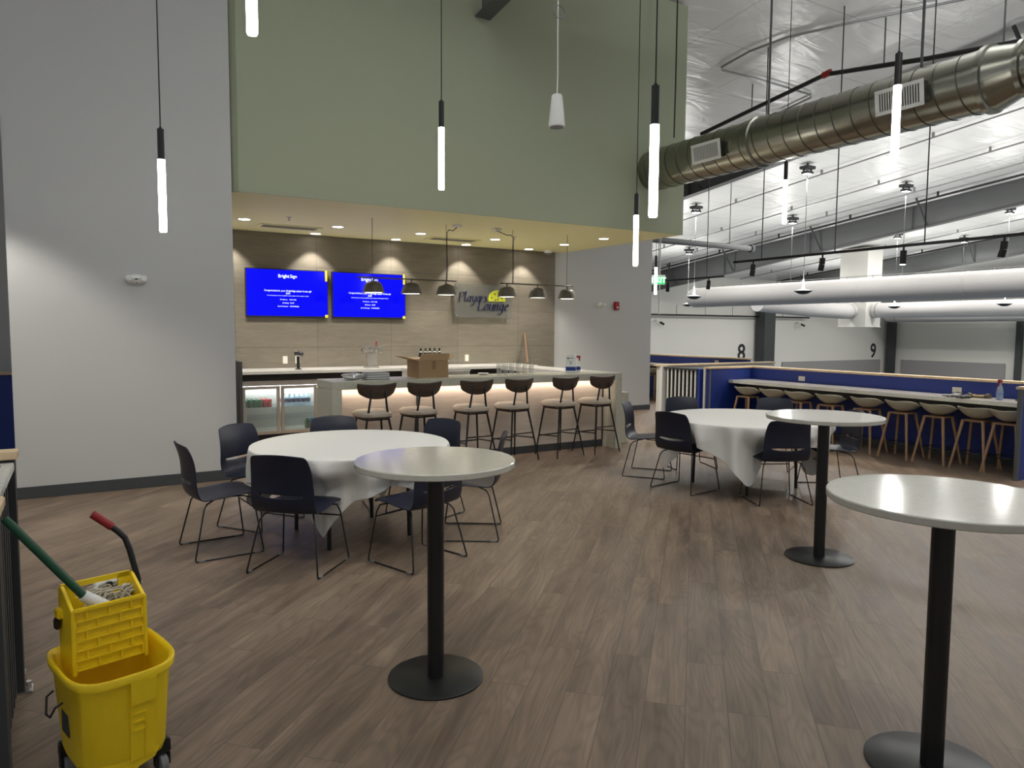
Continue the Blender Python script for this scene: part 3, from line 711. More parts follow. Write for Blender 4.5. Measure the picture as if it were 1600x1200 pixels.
# ------------------------------------------------------------------ lounge pendants
def tube_pendant(x, y, zb, lab, r=.03):
    zt = roofz(y)-.001
    t = thing('tube_pendant', lab, 'pendant light', (x, y, zt), 0, 'lit tube pendants')
    z0 = zb-zt
    obj('canopy', G().lathe([(0, 0), (.055, 0), (.055, -.03), (0, -.03)], 24), m_black, t)
    obj('cord', G().cyl((0, 0, -.03), (0, 0, z0+.86), .005, n=8), m_matte, t)
    obj('cap', G().cyl((0, 0, z0+.6), (0, 0, z0+.85), r*.88, n=20).cyl((0, 0, z0+.85), (0, 0, z0+.865), .012, n=10), m_black, t)
    obj('lit_tube', G().tube([(0, 0, z0), (0, 0, z0+.012), (0, 0, z0+.599)], [r*.85, r, r], 20), m_tube, t)
for a in ((.65, 6.83, 2.47, 'lit tube pendant in front of the grey left wall'), (.87, 4.23, 3.26, 'lit tube pendant cut by the top edge in front of the green wall'),
          (3.13, 6.61, 3.04, 'lit tube pendant before the middle of the green wall'), (3.31, 3.72, 2.42, 'largest lit tube pendant in front of the right end of the green wall'),
          (5.78, 6.79, 2.44, 'lit tube pendant crossing the soffit edge above the right bar end'), (5.71, 3.55, 3.04, 'lit tube pendant hanging in front of the spiral duct grille'),
          (8.54, 6.88, 3.17, 'lit tube pendant hanging just below the spiral duct'), (11.1, 12.34, 2.47, 'tiny far lit tube pendant beside the exit sign')):
    tube_pendant(*a)
t = thing('pendant_speaker', 'white cone shaped speaker hanging before the green wall', 'speaker', (4.04, 5.94, roofz(5.94)))
z0 = 3.62-roofz(5.94)
obj('cabinet', G().lathe([(0, 0), (.07, 0), (.078, .008), (.079, .03), (.052, .29), (.045, .305), (0, .305)], 32), m_white, t)
t.children[0].location = (0, 0, z0)
obj('grille_plate', G().lathe([(0, -.004), (.066, -.004), (.066, -.001)], 28), m_grey, t, (0, 0, z0))
obj('cable', G().tube([(0, 0, z0+.305), (.006, 0, z0+.5), (0, .0, z0+.9), (0, 0, -.001)], .006, 8), m_white, t)
obj('cable_loop', G().tube([(.012+.07*cos(a*pi/10), 0, z0+1.08+.06*sin(a*pi/10)) for a in range(20)], .006, 8, closed=True), m_grey, t)

# bar pendants
def bar_pendant(x0, w, sx, lab, wires, feed, cano):
    Y = 9.35; zr = 2.35
    t = thing('bar_pendant', lab, 'pendant light', (x0, Y, 3.139), 0, 'rail pendants above the bar')
    dz = zr-3.139
    obj('rail', G().cyl((0, 0, dz), (w, 0, dz), .01, n=10), m_taupe, t)
    for cx in sx:
        s = obj('shade', G().lathe([(.02, dz-.045), (.035, dz-.045), (.085, dz-.06), (.11, dz-.09), (.124, dz-.13), (.145, dz-.2), (.141, dz-.2), (.119, dz-.13), (.105, dz-.093), (.08, dz-.066), (.02, dz-.052)], 32, (cx, 0, 0)).cyl((cx, 0, dz-.009), (cx, 0, dz-.045), .012, n=10), m_taupe, t)
        obj('diffuser', G().lathe([(0, dz-.193), (.138, dz-.193), (.138, dz-.188), (0, dz-.188)], 28, (cx, 0, 0)), m_shadein, s)
        light('bar_pendant_beam', 'SPOT', (x0+cx, Y, zr-.21), 9, WARM, (x0+cx, Y, 0), spot_size=radians(130), spot_blend=.6, shadow_soft_size=.1)
    for q in wires: obj('wire', G().cyl((q, 0, dz+.008), (q, 0, -.001), .003, n=6), m_matte, t)
    sg = 1 if cano > feed else -1
    obj('feed_cable', G().tube([(feed+.012, 0, dz+.01), (feed+.02, .005, dz+.25), (feed+.012, 0, -.25), (feed+.014, 0, -.11), (feed+sg*.04, -.01, -.075), (feed+sg*.1, -.01, -.085), (cano, -.02, -.03)], .006, 8), m_matte, t)
    obj('canopy', G().box(cano-.055, cano+.055, -.075, .03, -.032, -.001, .006), m_white, t)
bar_pendant(3.2, 1.46, (.226, .771, 1.298), 'three shade rail pendant above the bar, left one in front of the screen', (.21, 1.30), 1.30, 1.46)
bar_pendant(5.39, 1.31, (.107, .651, 1.199), 'three shade rail pendant above the bar, right one in front of the sign', (.2, 1.19), .2, -.09)

# ------------------------------------------------------------------ spiral duct
t = thing('spiral_duct', 'large galvanised spiral duct coming out of the green wall', 'duct', (7.42, 8.369, 4.03))
DR = .29
g = G().cyl((0, -.001, 0), (0, -4.66, 0), DR, n=48)
obj('duct_run', g, m_galv, t, sharp=60)
g = G(); turns = 21
g.tube([(DR*cos(2*pi*k/32), -.03-4.58*k/(32*turns), DR*sin(2*pi*k/32)) for k in range(32*turns+1)], .007, 5)
obj('spiral_seam', g, m_galvd, t)
def yring(g, y, r0, r1, w):
    n = 48; pr = [(r0, y+w), (r1, y+w*.7), (r1, y-w*.7), (r0, y-w)]
    R = [[g._v((r*cos(2*pi*i/n), yy, r*sin(2*pi*i/n))) for i in range(n)] for r, yy in pr]
    for a, b in zip(R, R[1:]):
        for j in range(n): g.bm.faces.new((a[j], a[(j+1) % n], b[(j+1) % n], b[j]))
for y in (-2.0, -4.68): g = G(); yring(g, y, DR, DR+.025, .035); obj('joint_collar', g, m_galv, t, sharp=60)
g = G(); g.tube([(0, -4.69, 0), (0, -4.74, 0), (0, -4.93, .02), (0, -4.96, .02)], [DR, DR, .235, .235], 48); obj('reducer', g, m_galv, t, sharp=60)
g = G(); yring(g, 0, .235, .262, .03); c = obj('reducer_collar', g, m_galv, t, (0, -4.98, .02), sharp=60)
g = G(); g.tube([(0, -4.99, .02), (0, -9, .02)], .235, 48); obj('duct_run', g, m_galv, t, sharp=60)
def duct_grille(y, w):
    A = Matrix.Translation((-.0, y, 0)) @ Matrix.Rotation(radians(-8), 4, 'Y')
    g = G(); g.box(-.36, -.22, -w/2+.015, w/2-.015, -.1, .1, mat=A); bx = obj('grille_box', g, m_galvd, t)
    g = G(); X0, X1 = -.372, -.361
    for s in (-1, 1): g.box(X0, X1, -w/2, w/2, s*.105-.018, s*.105+.018, .002, mat=A).box(X0, X1, s*(w/2-.018)-.018, s*(w/2-.018)+.018, -.086, .086, .002, mat=A)
    obj('grille_frame', g, m_white, bx)
    g = G(); k = int(w/.028)
    for i in range(k): yy = -w/2+.04+(w-.08)*i/(k-1); g.box(X0+.002, X1, yy-.005, yy+.005, -.086, .086, mat=A)
    obj('grille_blades', g, m_white, bx)
duct_grille(-1.42, .5); duct_grille(-4.0, .5)
for y, r, l in ((-2.1, .014, 'left of the two, above the duct joint'), (-4.0, .014, 'right of the two, above the right grille')):
    yy = 8.369+y
    tag(obj('hanger_rod', G().cyl((0, 0, .001), (0, 0, roofz(yy)-4.03-DR-.03), r, n=8), m_steel, None, (7.42, yy, 4.03+DR+.02)), 'grey rod holding the spiral duct, '+l, 'rod')
tag(obj('duct_cable', G().tube([(7.44, 7.95, 4.43), (7.43, 7.93, 5.1), (7.45, 7.95, 5.9), (7.44, 7.94, roofz(7.94)-.002)], .01, 8), m_matte), 'dark loose cable hanging beside the right edge of the green wall', 'cable')
# black sprinkler main and grey conduit loop under the near roof
def on_roof(x, y, dz=.05): return (x, y, roofz(y)-dz)
t = thing('sprinkler_main', 'black sprinkler main pipe with a red coupling above the spiral duct', 'pipe', (12.8, 6.0, 6.2))
P0 = Vector(t.location)
pts = [Vector(p) for p in ((11.3, 11.26, 5.76), (11.3, 8.34, 6.12), (11.3, 6.56, 5.84), (11.3, 5.23, 5.67), (11.3, 3.2, 5.41))]
obj('pipe', G().tube([p-P0 for p in pts], .04, 12), m_black, t)
u = (pts[0]-pts[1]).normalized()
obj('coupling', G().tube([pts[1]+u*.05-P0, pts[1]-u*.1-P0+Vector((0, 0, .0))], .058, 12), m_firered, t)
g = G()
for k, p in enumerate((pts[0].lerp(pts[1], .45), pts[1].lerp(pts[2], .6), pts[2].lerp(pts[3], .8))): g.cyl(p-P0, Vector((p.x, p.y, roofz(p.y)-.002))-P0, .012, n=6)
obj('hanger', g, m_steel, t)
loop = [on_roof(*p) for p in ((12.31, 5.75), (11.78, 6.38), (10.88, 7.48), (10.26, 8.34), (10.08, 8.95), (10.09, 9.6), (10.2, 9.68), (11.22, 9.66), (12.7, 9.72), (12.85, 9.8), (12.9, 10.6))]
tag(obj('conduit_loop', G().tube(loop, .02, 8), m_pipe), 'thin grey conduit bent into a loop under the roof at the upper right', 'pipe')

# ------------------------------------------------------------------ track rails
def track(x, ya, yb, z, heads, rods, lab, spot):
    t = thing('track_rail', lab, 'track light', (x, ya, z))
    obj('rail', G().box(-.022, .022, 0, yb-ya, 0, .04, .003), m_black, t)
    for r in rods: obj('rod', G().cyl((0, r-ya, .041), (0, r-ya, roofz(r)-z-.002), .009, n=8), m_black, t)
    for hy, tilt in heads:
        y = hy-ya
        h = obj('spot_head', G().tube([(0, y, -.05), (.0, y+tilt*.01, -.15)], .045, 20).tube([(0, y+tilt*.012, -.153), (0, y+tilt*.05, -.25)], .045, 20).cyl((0, y, -.001), (0, y, -.05), .015, n=10), m_black, t)
        c = obj('lens', G().tube([(0, y+tilt*.05, -.2505), (0, y+tilt*.0505, -.2535)], .038, 18), m_tube if tilt < .4 else m_grey, h)
        if spot: light('track_beam', 'SPOT', (x, hy+tilt*.05, z-.27), spot, WARM, (x-1.0, hy+tilt*.3, 0), spot_size=radians(95), spot_blend=.6, shadow_soft_size=.04)
track(10.35, 1.0, 9.42, 2.9, ((8.97, .5), (7.57, .6), (6.23, .1), (4.89, .7), (3.5, .3), (2.2, .3)), (8.79, 7.35, 5.93, 3.0), 'black track rail with spot heads above the long blue counter', 80)
track(12.6, 11.75, 16.2, 2.88, ((12.2, .5), (13.55, .5)), (12.27, 14.8), 'short black track rail with two heads beside the exit sign', 70)

# ------------------------------------------------------------------ exit sign
t = thing('exit_sign', 'green lit exit sign at the edge of the white wall', 'exit sign', (11.5, 12.7, 0), radians(-25))
EZ = 2.72
obj('housing', G().box(-.16, .16, -.03, .03, EZ, EZ+.22, .006), m_white, t); obj('face', G().box(-.15, .15, -.034, -.0305, EZ+.01, EZ+.18), m_exit, t)
text_mesh('exit_lettering', 'EXIT', .17, m_exitw, t, Matrix.Translation((0, -.036, EZ+.095)) @ FACE_Y, .001, offset=.003)
obj('stem', G().cyl((0, 0, EZ+.2205), (0, 0, roofz(12.7)-.002), .009, n=8), m_pipe, t)
tag(obj('white_pole', G().cyl((12.0, 13.2, 2.05), (12.0, 13.2, roofz(13.2)-.002), .016, n=10), m_white), 'thin white vertical pole right of the exit sign', 'pole')
t = thing('hall_crossbar', 'grey pipe with a flared end running under the roof right of the white wall', 'pipe', (11.6, 14, 3.94))
obj('pipe', G().cyl((0, 0, 0), (4.4, 0, 0), .075, n=16), m_steel, t); obj('end_flange', G().cyl((4.401, 0, 0), (4.5, 0, 0), .11, n=16), m_dsteel, t)
obj('hanger', G().cyl((.6, 0, .074), (.6, 0, roofz(14)-3.942), .01, n=8).cyl((3.6, 0, .074), (3.6, 0, roofz(14)-3.942), .01, n=8), m_dsteel, t)

# ------------------------------------------------------------------ hall fixtures, ducts, numbers
def saucer(x, y, lab, zd=2.75, dish=True):
    if x > 27: zd = 2.68
    zt = roofz(y)-.16
    t = thing('saucer_pendant', lab, 'pendant light', (x, y, zt), 0, 'saucer pendants in the hall')
    g = G().box(-.17, .17, -.13, .13, 0, .08, .01).box(-.02, .02, -.02, .02, .079, .175).box(-.13, .13, -.1, .1, -.12, -.06, .01)
    for s in (-1, 1): g.box(s*.15-.015, s*.15+.015, -.02, .02, -.1, -.001)
    obj('ballast_box', g, m_dsteel, t)
    obj('lit_lens', G().box(-.1, .1, -.07, .07, -.128, -.1205), m_tube, t)
    z = zd-zt
    obj('cord', G().cyl((0, 0, -.129), (0, 0, z+.3), .009, n=8), m_steel, t)
    obj('stem', G().tube([(0, 0, z+.3), (0, 0, z+.12), (0, 0, z+.05)], [.02, .024, .05], 14), m_white, t)
    obj('dish_top', G().lathe([(.05, .05), (.15, .02), (.235, 0), (.225, -.004), (0, .0)], 32), m_white, t, (0, 0, z))
    obj('dish_bottom', G().lathe([(.235, -.0045), (.2, -.03), (.12, -.075), (.06, -.09), (0, -.09)], 32), m_matte, t, (0, 0, z))
for x, y, l in ((16.69, 12.76, 'second from the left, in front of the white duct'), (16.79, 16.87, 'leftmost, over the rounded end of the white duct'),
                (21.18, 12.76, 'its cord running behind a lit track head'), (21.25, 16.77, 'its cord left of the lit track head'),
                (21.59, 22.03, 'far left one right of the exit sign'),
                (27.84, 17.03, 'small one below the white duct, near the numeral nine'), (27.86, 13.05, 'rightmost, below the white duct at the right edge'), (31.76, 16.54, 'small far one above the black track rail at the right')):
    saucer(x, y, 'saucer pendant in the hall, '+l)
t = thing('fabric_duct', 'long round white fabric duct with a rounded end crossing the hall', 'duct', (19.5, 19.7, 2.87))
FR = .35
n = 40
prof = [(0.0, .1), (.16, .08), (.29, .0), (.35, -.16), (FR, -.4)]
def fd(i, j):
    r, y = (prof+[(FR, -6), (FR, -12), (FR, -19), (FR, -26)])[j]; a = 2*pi*i/n
    return (r*cos(a), y, r*sin(a))
obj('sleeve', G().grid(fd, n, 9, close_u=True), m_fabric, t, sharp=70)
for k in range(8):
    g = G(); yring(g, -1.0-k*2.9, FR, FR+.006, .03); obj('seam', g, m_fabric, t)
g = G()
for k in range(30): g.cyl((0, -.7-k*.8, FR+.001), (0, -.7-k*.8, FR+.045), .016, n=6)
g.cyl((0, -.3, FR+.045), (0, -25, FR+.045), .01, n=6); obj('suspension_rail', g, m_pipe, t)
t = thing('vertical_duct', 'square white vertical duct dropping from the roof in the hall', 'duct', (29.0, 19.0, 1.9))
obj('trunk', G().box(0, 1.05, 0, 1.3, 0, roofz(20.3)-1.91), m_hallwall, t)
obj('seam_band', G().box(-.012, 1.062, -.012, 1.312, 1.9, 1.95), m_hallwall, t); obj('bottom_flange', G().box(-.03, 1.08, -.03, 1.33, -.03, .0), m_hallwall, t)
def lowduct(pts, lab):
    t = thing('low_fabric_duct', lab, 'duct', pts[0]); P0 = Vector(pts[0])
    obj('sleeve', G().tube([Vector(p)-P0 for p in pts], .32 if pts[0][0] < 30 else .43, 28), m_fabric, t, sharp=60)
    obj('elbow_seam', G().tube([Vector(pts[1])-P0+(Vector(pts[2])-Vector(pts[1])).normalized()*d for d in (.02, .05)], .326 if pts[0][0] < 30 else .445, 28), m_pipe, t)
lowduct([(28.97, 19.65, 2.62), (28.8, 19.65, 2.55), (28.4, 19.65, 2.54), (26, 19.6, 2.6), (22.8, 19.5, 2.75)], 'low white fabric duct going left from the square vertical duct')
lowduct([(29.5, 18.96, 2.64), (29.53, 18.8, 2.59), (29.55, 18.4, 2.58), (29.55, 12, 2.58), (29.55, 2, 2.6)], 'low white fabric duct going right from the square vertical duct')
lowduct([(42.2, 26.2, 2.7), (42.2, 25.6, 2.68), (42.2, 25.0, 2.68), (42.2, 12, 2.7), (42.2, 4, 2.7)], 'lowest white fabric duct by the right hall wall')
def numeral(s, x, z, h, lab):
    o = text_mesh('court_numeral', s, h*1.38, m_ink, None, FACE_Y, .004, offset=.022)
    o.location = (x, 27.494, z); return tag(o, lab, 'numeral')
numeral('8', 31.0, .46, .9, 'dark numeral 8 on the hall wall left of the wide column'); numeral('9', 42.9, .44, .9, 'dark numeral 9 on the hall wall left of the corner column')
def pad(x0, x1, y0, y1, lab): tag(obj('wall_pad', G().box(x0, x1, y0, y1, -1.199, -.07, .01), m_pad), lab, 'wall pad')
pad(34.3, 43.6, 27.42, 27.499, 'grey wall pad left of the corner column, below the numeral nine'); pad(44.42, 44.499, 20.6, 26.6, 'grey wall pad right of the corner column')
t = thing('wall_pipe', 'black pipe with small drops along the top of the hall back wall', 'pipe', (11, 27.2, 2.45))
g = G().cyl((0, 0, 0), (25.2, 0, 0), .045, n=10)
for k in range(13): g.cyl((.9+k*2, 0, .044), (.9+k*2, 0, .5), .012, n=6)
obj('pipe', g, m_black, t)
for i, x in enumerate((24.7, 35.4)):
    q = thing('wall_camera', 'small dark camera under the black wall pipe, %s' % ('left one' if i == 0 else 'right one near the square duct'), 'security camera', (x, 27.2, 2.0))
    obj('arm', G().tube([(0, .29, .15), (0, .1, .2), (.1, 0, .1)], .04, 8), m_white, q); obj('body', G().cyl((.1, 0, .08), (.28, -.1, -.03), .06, n=12), m_black, q)

# ------------------------------------------------------------------ blue partitions with counters on the right
t = thing('blue_partition', 'blue partition with an oak cap along the long white counter', 'partition', (10.0, 4.0, 0))
obj('long_panel', G().box(0, .12, 0, 4.72, 0, 1.035), m_blue, t)
obj('end_panel', G().box(-1.0, -.001, 4.62, 4.72, 0, 1.035), m_blue, t); obj('end_panel', G().box(-.94, -.001, 0, .04, 0, 1.035), m_blue, t)
obj('edge_trim', G().box(-1.01, -1.001, 4.605, 4.632, 0, 1.035).box(-1.01, -1.001, 4.70, 4.725, 0, 1.035).box(-.965, -.941, -.003, .043, 0, 1.035), m_steel, t)
obj('oak_cap', G().box(-.03, .15, -.02, 4.6, 1.036, 1.066, .004).box(-1.04, .15, 4.601, 4.74, 1.036, 1.066, .004).box(-.98, -.031, -.02, .06, 1.036, 1.066, .004), m_oak, t)
obj('base_trim', G().box(-.012, -.001, .101, 4.619, 0, .1), m_base, t)
t = thing('long_counter', 'long white quartz drink counter fixed along the blue partition', 'counter', (9.42, 4.101, 0))
obj('countertop', G().box(0, .575, .002, 4.515, .795, .845, .003), m_counter, t)
obj('support_apron', G().box(.2, .225, .002, 4.515, .68, .794), m_matte, t)
plate('counter_outlet', 'white outlet on the blue partition, the left of two', (10.0, 7.61, .91), '-x', .12, .075); plate('counter_outlet', 'white outlet on the blue partition near the spray bottle', (10.0, 5.2, .905), '-x', .12, .075)
t = thing('slat_gate', 'railing of white vertical slats beside the blue partition', 'railing', (8.9, 8.78, 0))
obj('near_post', G().box(.02, .1, 0, .06, 0, 1.03), m_blue, t); obj('far_post', G().box(-.03, .1, .86, .93, 0, 1.04), m_white, t)
obj('backing', G().box(.07, .085, .061, .859, .05, 1.03), m_matte, t)
for i in range(8):
    y = .12+i*.095; obj('slat', G().box(0.03, .05, y-.015, y+.015, .05, 1.0), m_white, t)
obj('top_rail', G().box(.0, .06, .061, .859, 1.001, 1.03), m_dsteel, t)
t = thing('aisle_partition', 'low white partition with an oak cap behind the slat railing', 'partition', (8.9, 9.72, 0))
obj('panel', G().box(.0, 3.0, 0, .1, 0, 1.03), m_hallwall, t); obj('oak_cap', G().box(-.05, 3.03, -.03, .13, 1.031, 1.062, .004), m_oak, t)
t = thing('blue_partition_far', 'far blue partition with an oak cap seen past the white wall', 'partition', (12.72, 9.9, 0))
t.name = 'blue_partition'
obj('long_panel', G().box(0, .1, 1.2, 7.6, 0, 1.03), m_blue, t); obj('oak_cap', G().box(-.03, .13, 1.17, 7.6, 1.031, 1.065, .004), m_oak, t)
t = thing('far_counter', 'white drink counter on the far blue partition', 'counter', (12.14, 12.2, 0))
obj('countertop', G().box(0, .575, 0, 5, .80, .845, .003), m_counter, t); obj('support_apron', G().box(.25, .275, 0, 5, .68, .799), m_matte, t)
plate('counter_outlet', 'white outlet on the far blue partition behind the railing', (12.72, 12.0, .95), '-x', .12, .075)

# counter stools
CS = 'scoop stools at the drink counters'
st = thing('counter_stool', 'x', 'stool', (0, 0, -50), 0, CS)     # faces +x, low back towards -x
def scoop(i, j):
    a = 2*pi*i/36; k = j/7; rx, ry = .21, .225
    z = .62+.03*k**2+(.10*max(0, -cos(a))**.8+.055*abs(sin(a))**1.5+.01)*k**2.6
    return (rx*k*cos(a)*(1+.05*k), ry*k*sin(a), z)
g = G(); V = [[g._v(scoop(i, j)) for i in range(36)] for j in range(1, 8)]; c0 = g._v((0, 0, .62))
for i in range(36): g.bm.faces.new((c0, V[0][i], V[0][(i+1) % 36]))
for j in range(6):
    for i in range(36): g.bm.faces.new((V[j][i], V[j][(i+1) % 36], V[j+1][(i+1) % 36], V[j+1][i]))
obj('shell_seat', g, m_shell, st, solid=.012, off=1, sub=1)
obj('under_ring', G().box(-.12, .12, -.13, .13, .585, .608, .01), m_legwood, st)
for sx in (-1, 1):
    for sy in (-1, 1): obj('leg', G().tube([(sx*.105, sy*.115, .6), (sx*.2, sy*.2, 0)], [.02, .014], 10), m_legwood, st)
q = .168; zf = .2
obj('foot_ring', G().tube([(q*cos(a*pi/16)*1.28*.78, q*sin(a*pi/16)*1.28*.78, zf) for a in range(32)], .006, 6, closed=True), m_black, st)
names = ['leftmost, beside the blue end panel', 'second from the left', 'third from the left', 'fourth from the left', 'fifth from the left', 'fifth from the right end and fully in view left of the middle outlet', 'third from the right edge', 'second from the right edge, under the black gloves', 'rightmost, cut by the partition end']
names[5] = 'fourth from the right edge'
for i, y in enumerate((8.18, 7.67, 7.19, 6.65, 6.08, 5.57, 5.1, 4.63, 4.27)):
    place(st, (9.40, y, 0), 0, 'cream scoop stool under the long counter, '+names[i], CS)
for i, y in enumerate((12.75, 13.3)):
    place(st, (12.0, y, 0), 0, 'cream scoop stool at the far counter past the white wall, %s' % ('nearer one' if i == 0 else 'farther one'), CS)
# gloves and cleaner on the counter
def glove(lab, loc, rz, mt, sc=1):
    t = thing('work_glove', lab, 'glove', loc, rz)
    def palm(i, j):
        a = 2*pi*i/16; k = j/6; wv = .05*(1-.15*k); h = .022*(1-.3*k)
        return ((k-.5)*.16, wv*cos(a), h*(1+sin(a)))
    g = G().grid(palm, 16, 7, close_u=True)
    for k in range(4):
        y = -.036+k*.024; g.tube([(.075, y, .02), (.12, y*1.1, .026), (.15+.01*(k % 2), y*1.2, .014)], [.013, .012, .01], 10)
    g.tube([(-.0, .045, .02), (.04, .075, .024), (.075, .085, .016)], [.014, .013, .01], 10)
    obj('hand', g, mt, t); obj('cuff', G().tube([(-.08, 0, .024), (-.125, 0, .024)], [.034, .038], 16), m_taupe, t)
glove('grey and black work glove lying flat on the counter left of the spray bottle', (9.66, 5.06, .8455), radians(175), m_grey); glove('black work glove hanging over the front edge of the counter', (9.58, 4.88, .8455), radians(185), m_matte)
glove('yellowish work glove leaning towards the spray bottle', (9.78, 4.80, .8455), radians(80), mat('tan_glove', (150, 132, 92), .8))
t = thing('spray_bottle', 'spray bottle of blue cleaner with a red trigger on the long counter', 'spray bottle', (9.68, 4.53, .8455))
obj('fluid', G().lathe([(0, .002), (.036, .002), (.037, .09), (0, .09)], 20), m_bluefluid, t)
obj('bottle', G().lathe([(0, 0), (.037, 0), (.04, .01), (.04, .1), (.03, .15), (.016, .19), (.014, .21), (0, .21)], 20), m_water, t)
obj('trigger', G().box(-.045, .03, -.014, .014, .211, .25, .006).box(-.05, -.035, -.008, .008, .17, .21, .003), m_red, t)
tag(obj('small_dark_disc', G().lathe([(0, 0), (.015, 0), (.015, .012), (0, .012)], 14), m_navy, None, (9.75, 4.37, .8455)), 'tiny dark disc lying right of the blue spray bottle', 'disc')  # unidentified small item, modelled like a bottle cap

# ------------------------------------------------------------------ left partition (near the camera, at the left edge)
t = thing('railing_partition', 'dark slatted railing partition at the left edge, by the mop bucket', 'partition', (-.26, 2.6, 0))
obj('far_post', G().box(-.07, 0, 1.27, 1.34, 0, 1.08), m_dsteel, t)
obj('far_panel', G().box(-1.6, -.071, 1.27, 1.34, 0, 1.08), m_blue, t); obj('near_panel', G().box(-1.6, -.031, .44, .56, 0, 1.015), m_blue, t)
obj('near_edge', G().box(-.03, 0, .438, .562, 0, 1.015), m_dsteel, t)
for i in range(7): obj('slat', G().box(-.055, -.025, .61+i*.093, .655+i*.093, .03, 1.0), m_dsteel, t)
obj('wood_cap', G().box(-1.63, .012, 1.25, 1.37, 1.081, 1.115, .004), m_oak, t); obj('wood_cap', G().box(-1.63, .012, .38, .6, 1.0155, 1.05, .004), m_oak, t)
obj('foot_bracket', G().box(-.045, .03, 1.26, 1.345, 0.001, .012, .002).cyl((.012, 1.3, .012), (.012, 1.3, .045), .014, n=12).box(0.0005, .006, 1.27, 1.34, .013, .09), m_chrome, t)
t = thing('left_counter', 'white edged counter behind the slatted railing at the left edge', 'counter', (-.33, 3.06, 0))
obj('top', G().box(-1.2, .07, .15, .79, 1.035, 1.07, .003), m_counter, t); obj('glass_inlay', G().box(-1.1, .03, .2, .70, 1.0705, 1.074), mat('grey_glass', (120, 128, 126), .08), t)
obj('leg', G().box(-1.1, -1.04, .3, .36, 0, 1.034), m_dsteel, t)
t = thing('blue_partition', 'blue partition with oak cap seen past the left end of the grey wall', 'partition', (-3.2, 11.6, 0))
obj('long_panel', G().box(-3, 2.9, 0, .1, 0, 1.03), m_blue, t); obj('oak_cap', G().box(-3, 2.93, -.03, .13, 1.031, 1.065, .004), m_oak, t)

# ------------------------------------------------------------------ high tables
def high_table(x, y, r, rb, lab):
    t = thing('high_table', lab, 'high table', (x, y, 0), 0, 'round high tables')
    obj('tabletop', G().lathe([(0, 1.03), (r-.004, 1.03), (r, 1.034), (r, 1.056), (r-.004, 1.06), (0, 1.06)], 96), m_tabletop, t)
    obj('column', G().cyl((0, 0, .012), (0, 0, 1.018), .04, n=32), m_black, t)
    obj('mount_plate', G().cyl((0, 0, 1.0185), (0, 0, 1.0295), .12, n=32), m_black, t)
    obj('base', G().lathe([(0, 0), (rb-.003, 0), (rb, .003), (rb, .009), (rb-.004, .012), (0, .012)], 72), m_black, t)
high_table(1.425, 3.077, .375, .228, 'round high table on a black column, in front of the left clothed table')
high_table(4.66, 3.344, .405, .24, 'round high table on a black column, in front of the right clothed table')
high_table(2.765, 1.46, .41, .235, 'round high table nearest the camera, cut by the right edge')

# ------------------------------------------------------------------ banquet tables with cloths
def banquet(cx, cy, r, s, rot, push, lab, clab, seed):
    t = thing('banquet_table', lab, 'table', (cx, cy, 0), radians(rot), 'round clothed tables')
    obj('tabletop', G().lathe([(0, .715), (r-.01, .715), (r, .72), (r, .735), (r-.01, .74), (0, .74)], 64), m_grey, t)
    for a in (45, 135, 225, 315):
        c, sn = cos(radians(a)), sin(radians(a))
        obj('leg', G().tube([(r*.6*c, r*.6*sn, .714), (r*.62*c, r*.62*sn, .0)], .016, 10), m_black, t)
    rnd = random.Random(seed); ph = [rnd.uniform(0, 6.28) for _ in range(4)]
    na = 180
    def cl(i, j):
        a = 2*pi*i/na; A = a
        ext = min(1/max(abs(cos(A)), 1e-6), 1/max(abs(sin(A)), 1e-6))*s
        cut = s*1.36; ext = min(ext, cut)
        drop = ext-r
        if j <= 6:
            rr = (.004+(r-.004)*j/6)
            return (rr*cos(a), rr*sin(a), .7415)
        k = (.0, .006, .02, .06, .13, .21, .3, .39, .48, .57, .66, .75, .84, .92, 1.0)[j-6]; d = drop*k
        if j == 7: return ((r+.005)*cos(a), (r+.005)*sin(a), .7398)
        fold = .03*sin(9*a+ph[0]+.8*sin(3*a))+.03*sin(16*a+ph[1]+sin(2*a))+.018*sin(29*a+ph[2])
        cr = max(0, (drop-.2)/.45)
        rr = r+.009+min(d, .03)*.2+fold*min(1, d/.17)+.05*cr*k*sin(6*(a-radians(45))*2+ph[3])
        aw = radians(rot)+a
        for pa, pw, pr in push:
            da = (aw-radians(pa)+pi) % (2*pi)-pi
            f = math.exp(-(da/radians(pw))**2)*(lambda q: q*q*(3-2*q))(min(1, max(0, (d-.08)/.17)))
            rr = rr*(1-f)+min(rr, pr+fold*.7)*f
        return (rr*cos(a), rr*sin(a), .7415-d*.985)
    g = G().grid(cl, na, 21, close_u=True)
    bmesh.ops.contextual_create(g.bm, geom=[v for v in g.bm.verts if hypot(v.co.x, v.co.y) < .0045])
    o = obj('tablecloth', g, m_cloth, None, (cx, cy, 0), radians(rot), sharp=180, solid=.0015, sub=1, off=1)
    tag(o, clab, 'tablecloth', 'white tablecloths')
banquet(1.883, 5.686, .78, 1.03, 231-225, ((227, 26, .60), (282, 16, .66), (330, 16, .70)), 'round table under a white cloth, left of the first high table', 'white cloth draped over the left round table', 5)
banquet(6.155, 5.375, .86, 1.08, 0, ((164, 17, .45), (246, 17, .45), (321, 17, .6)), 'round table under a white cloth, left of the second high table', 'white cloth draped over the right round table', 11)

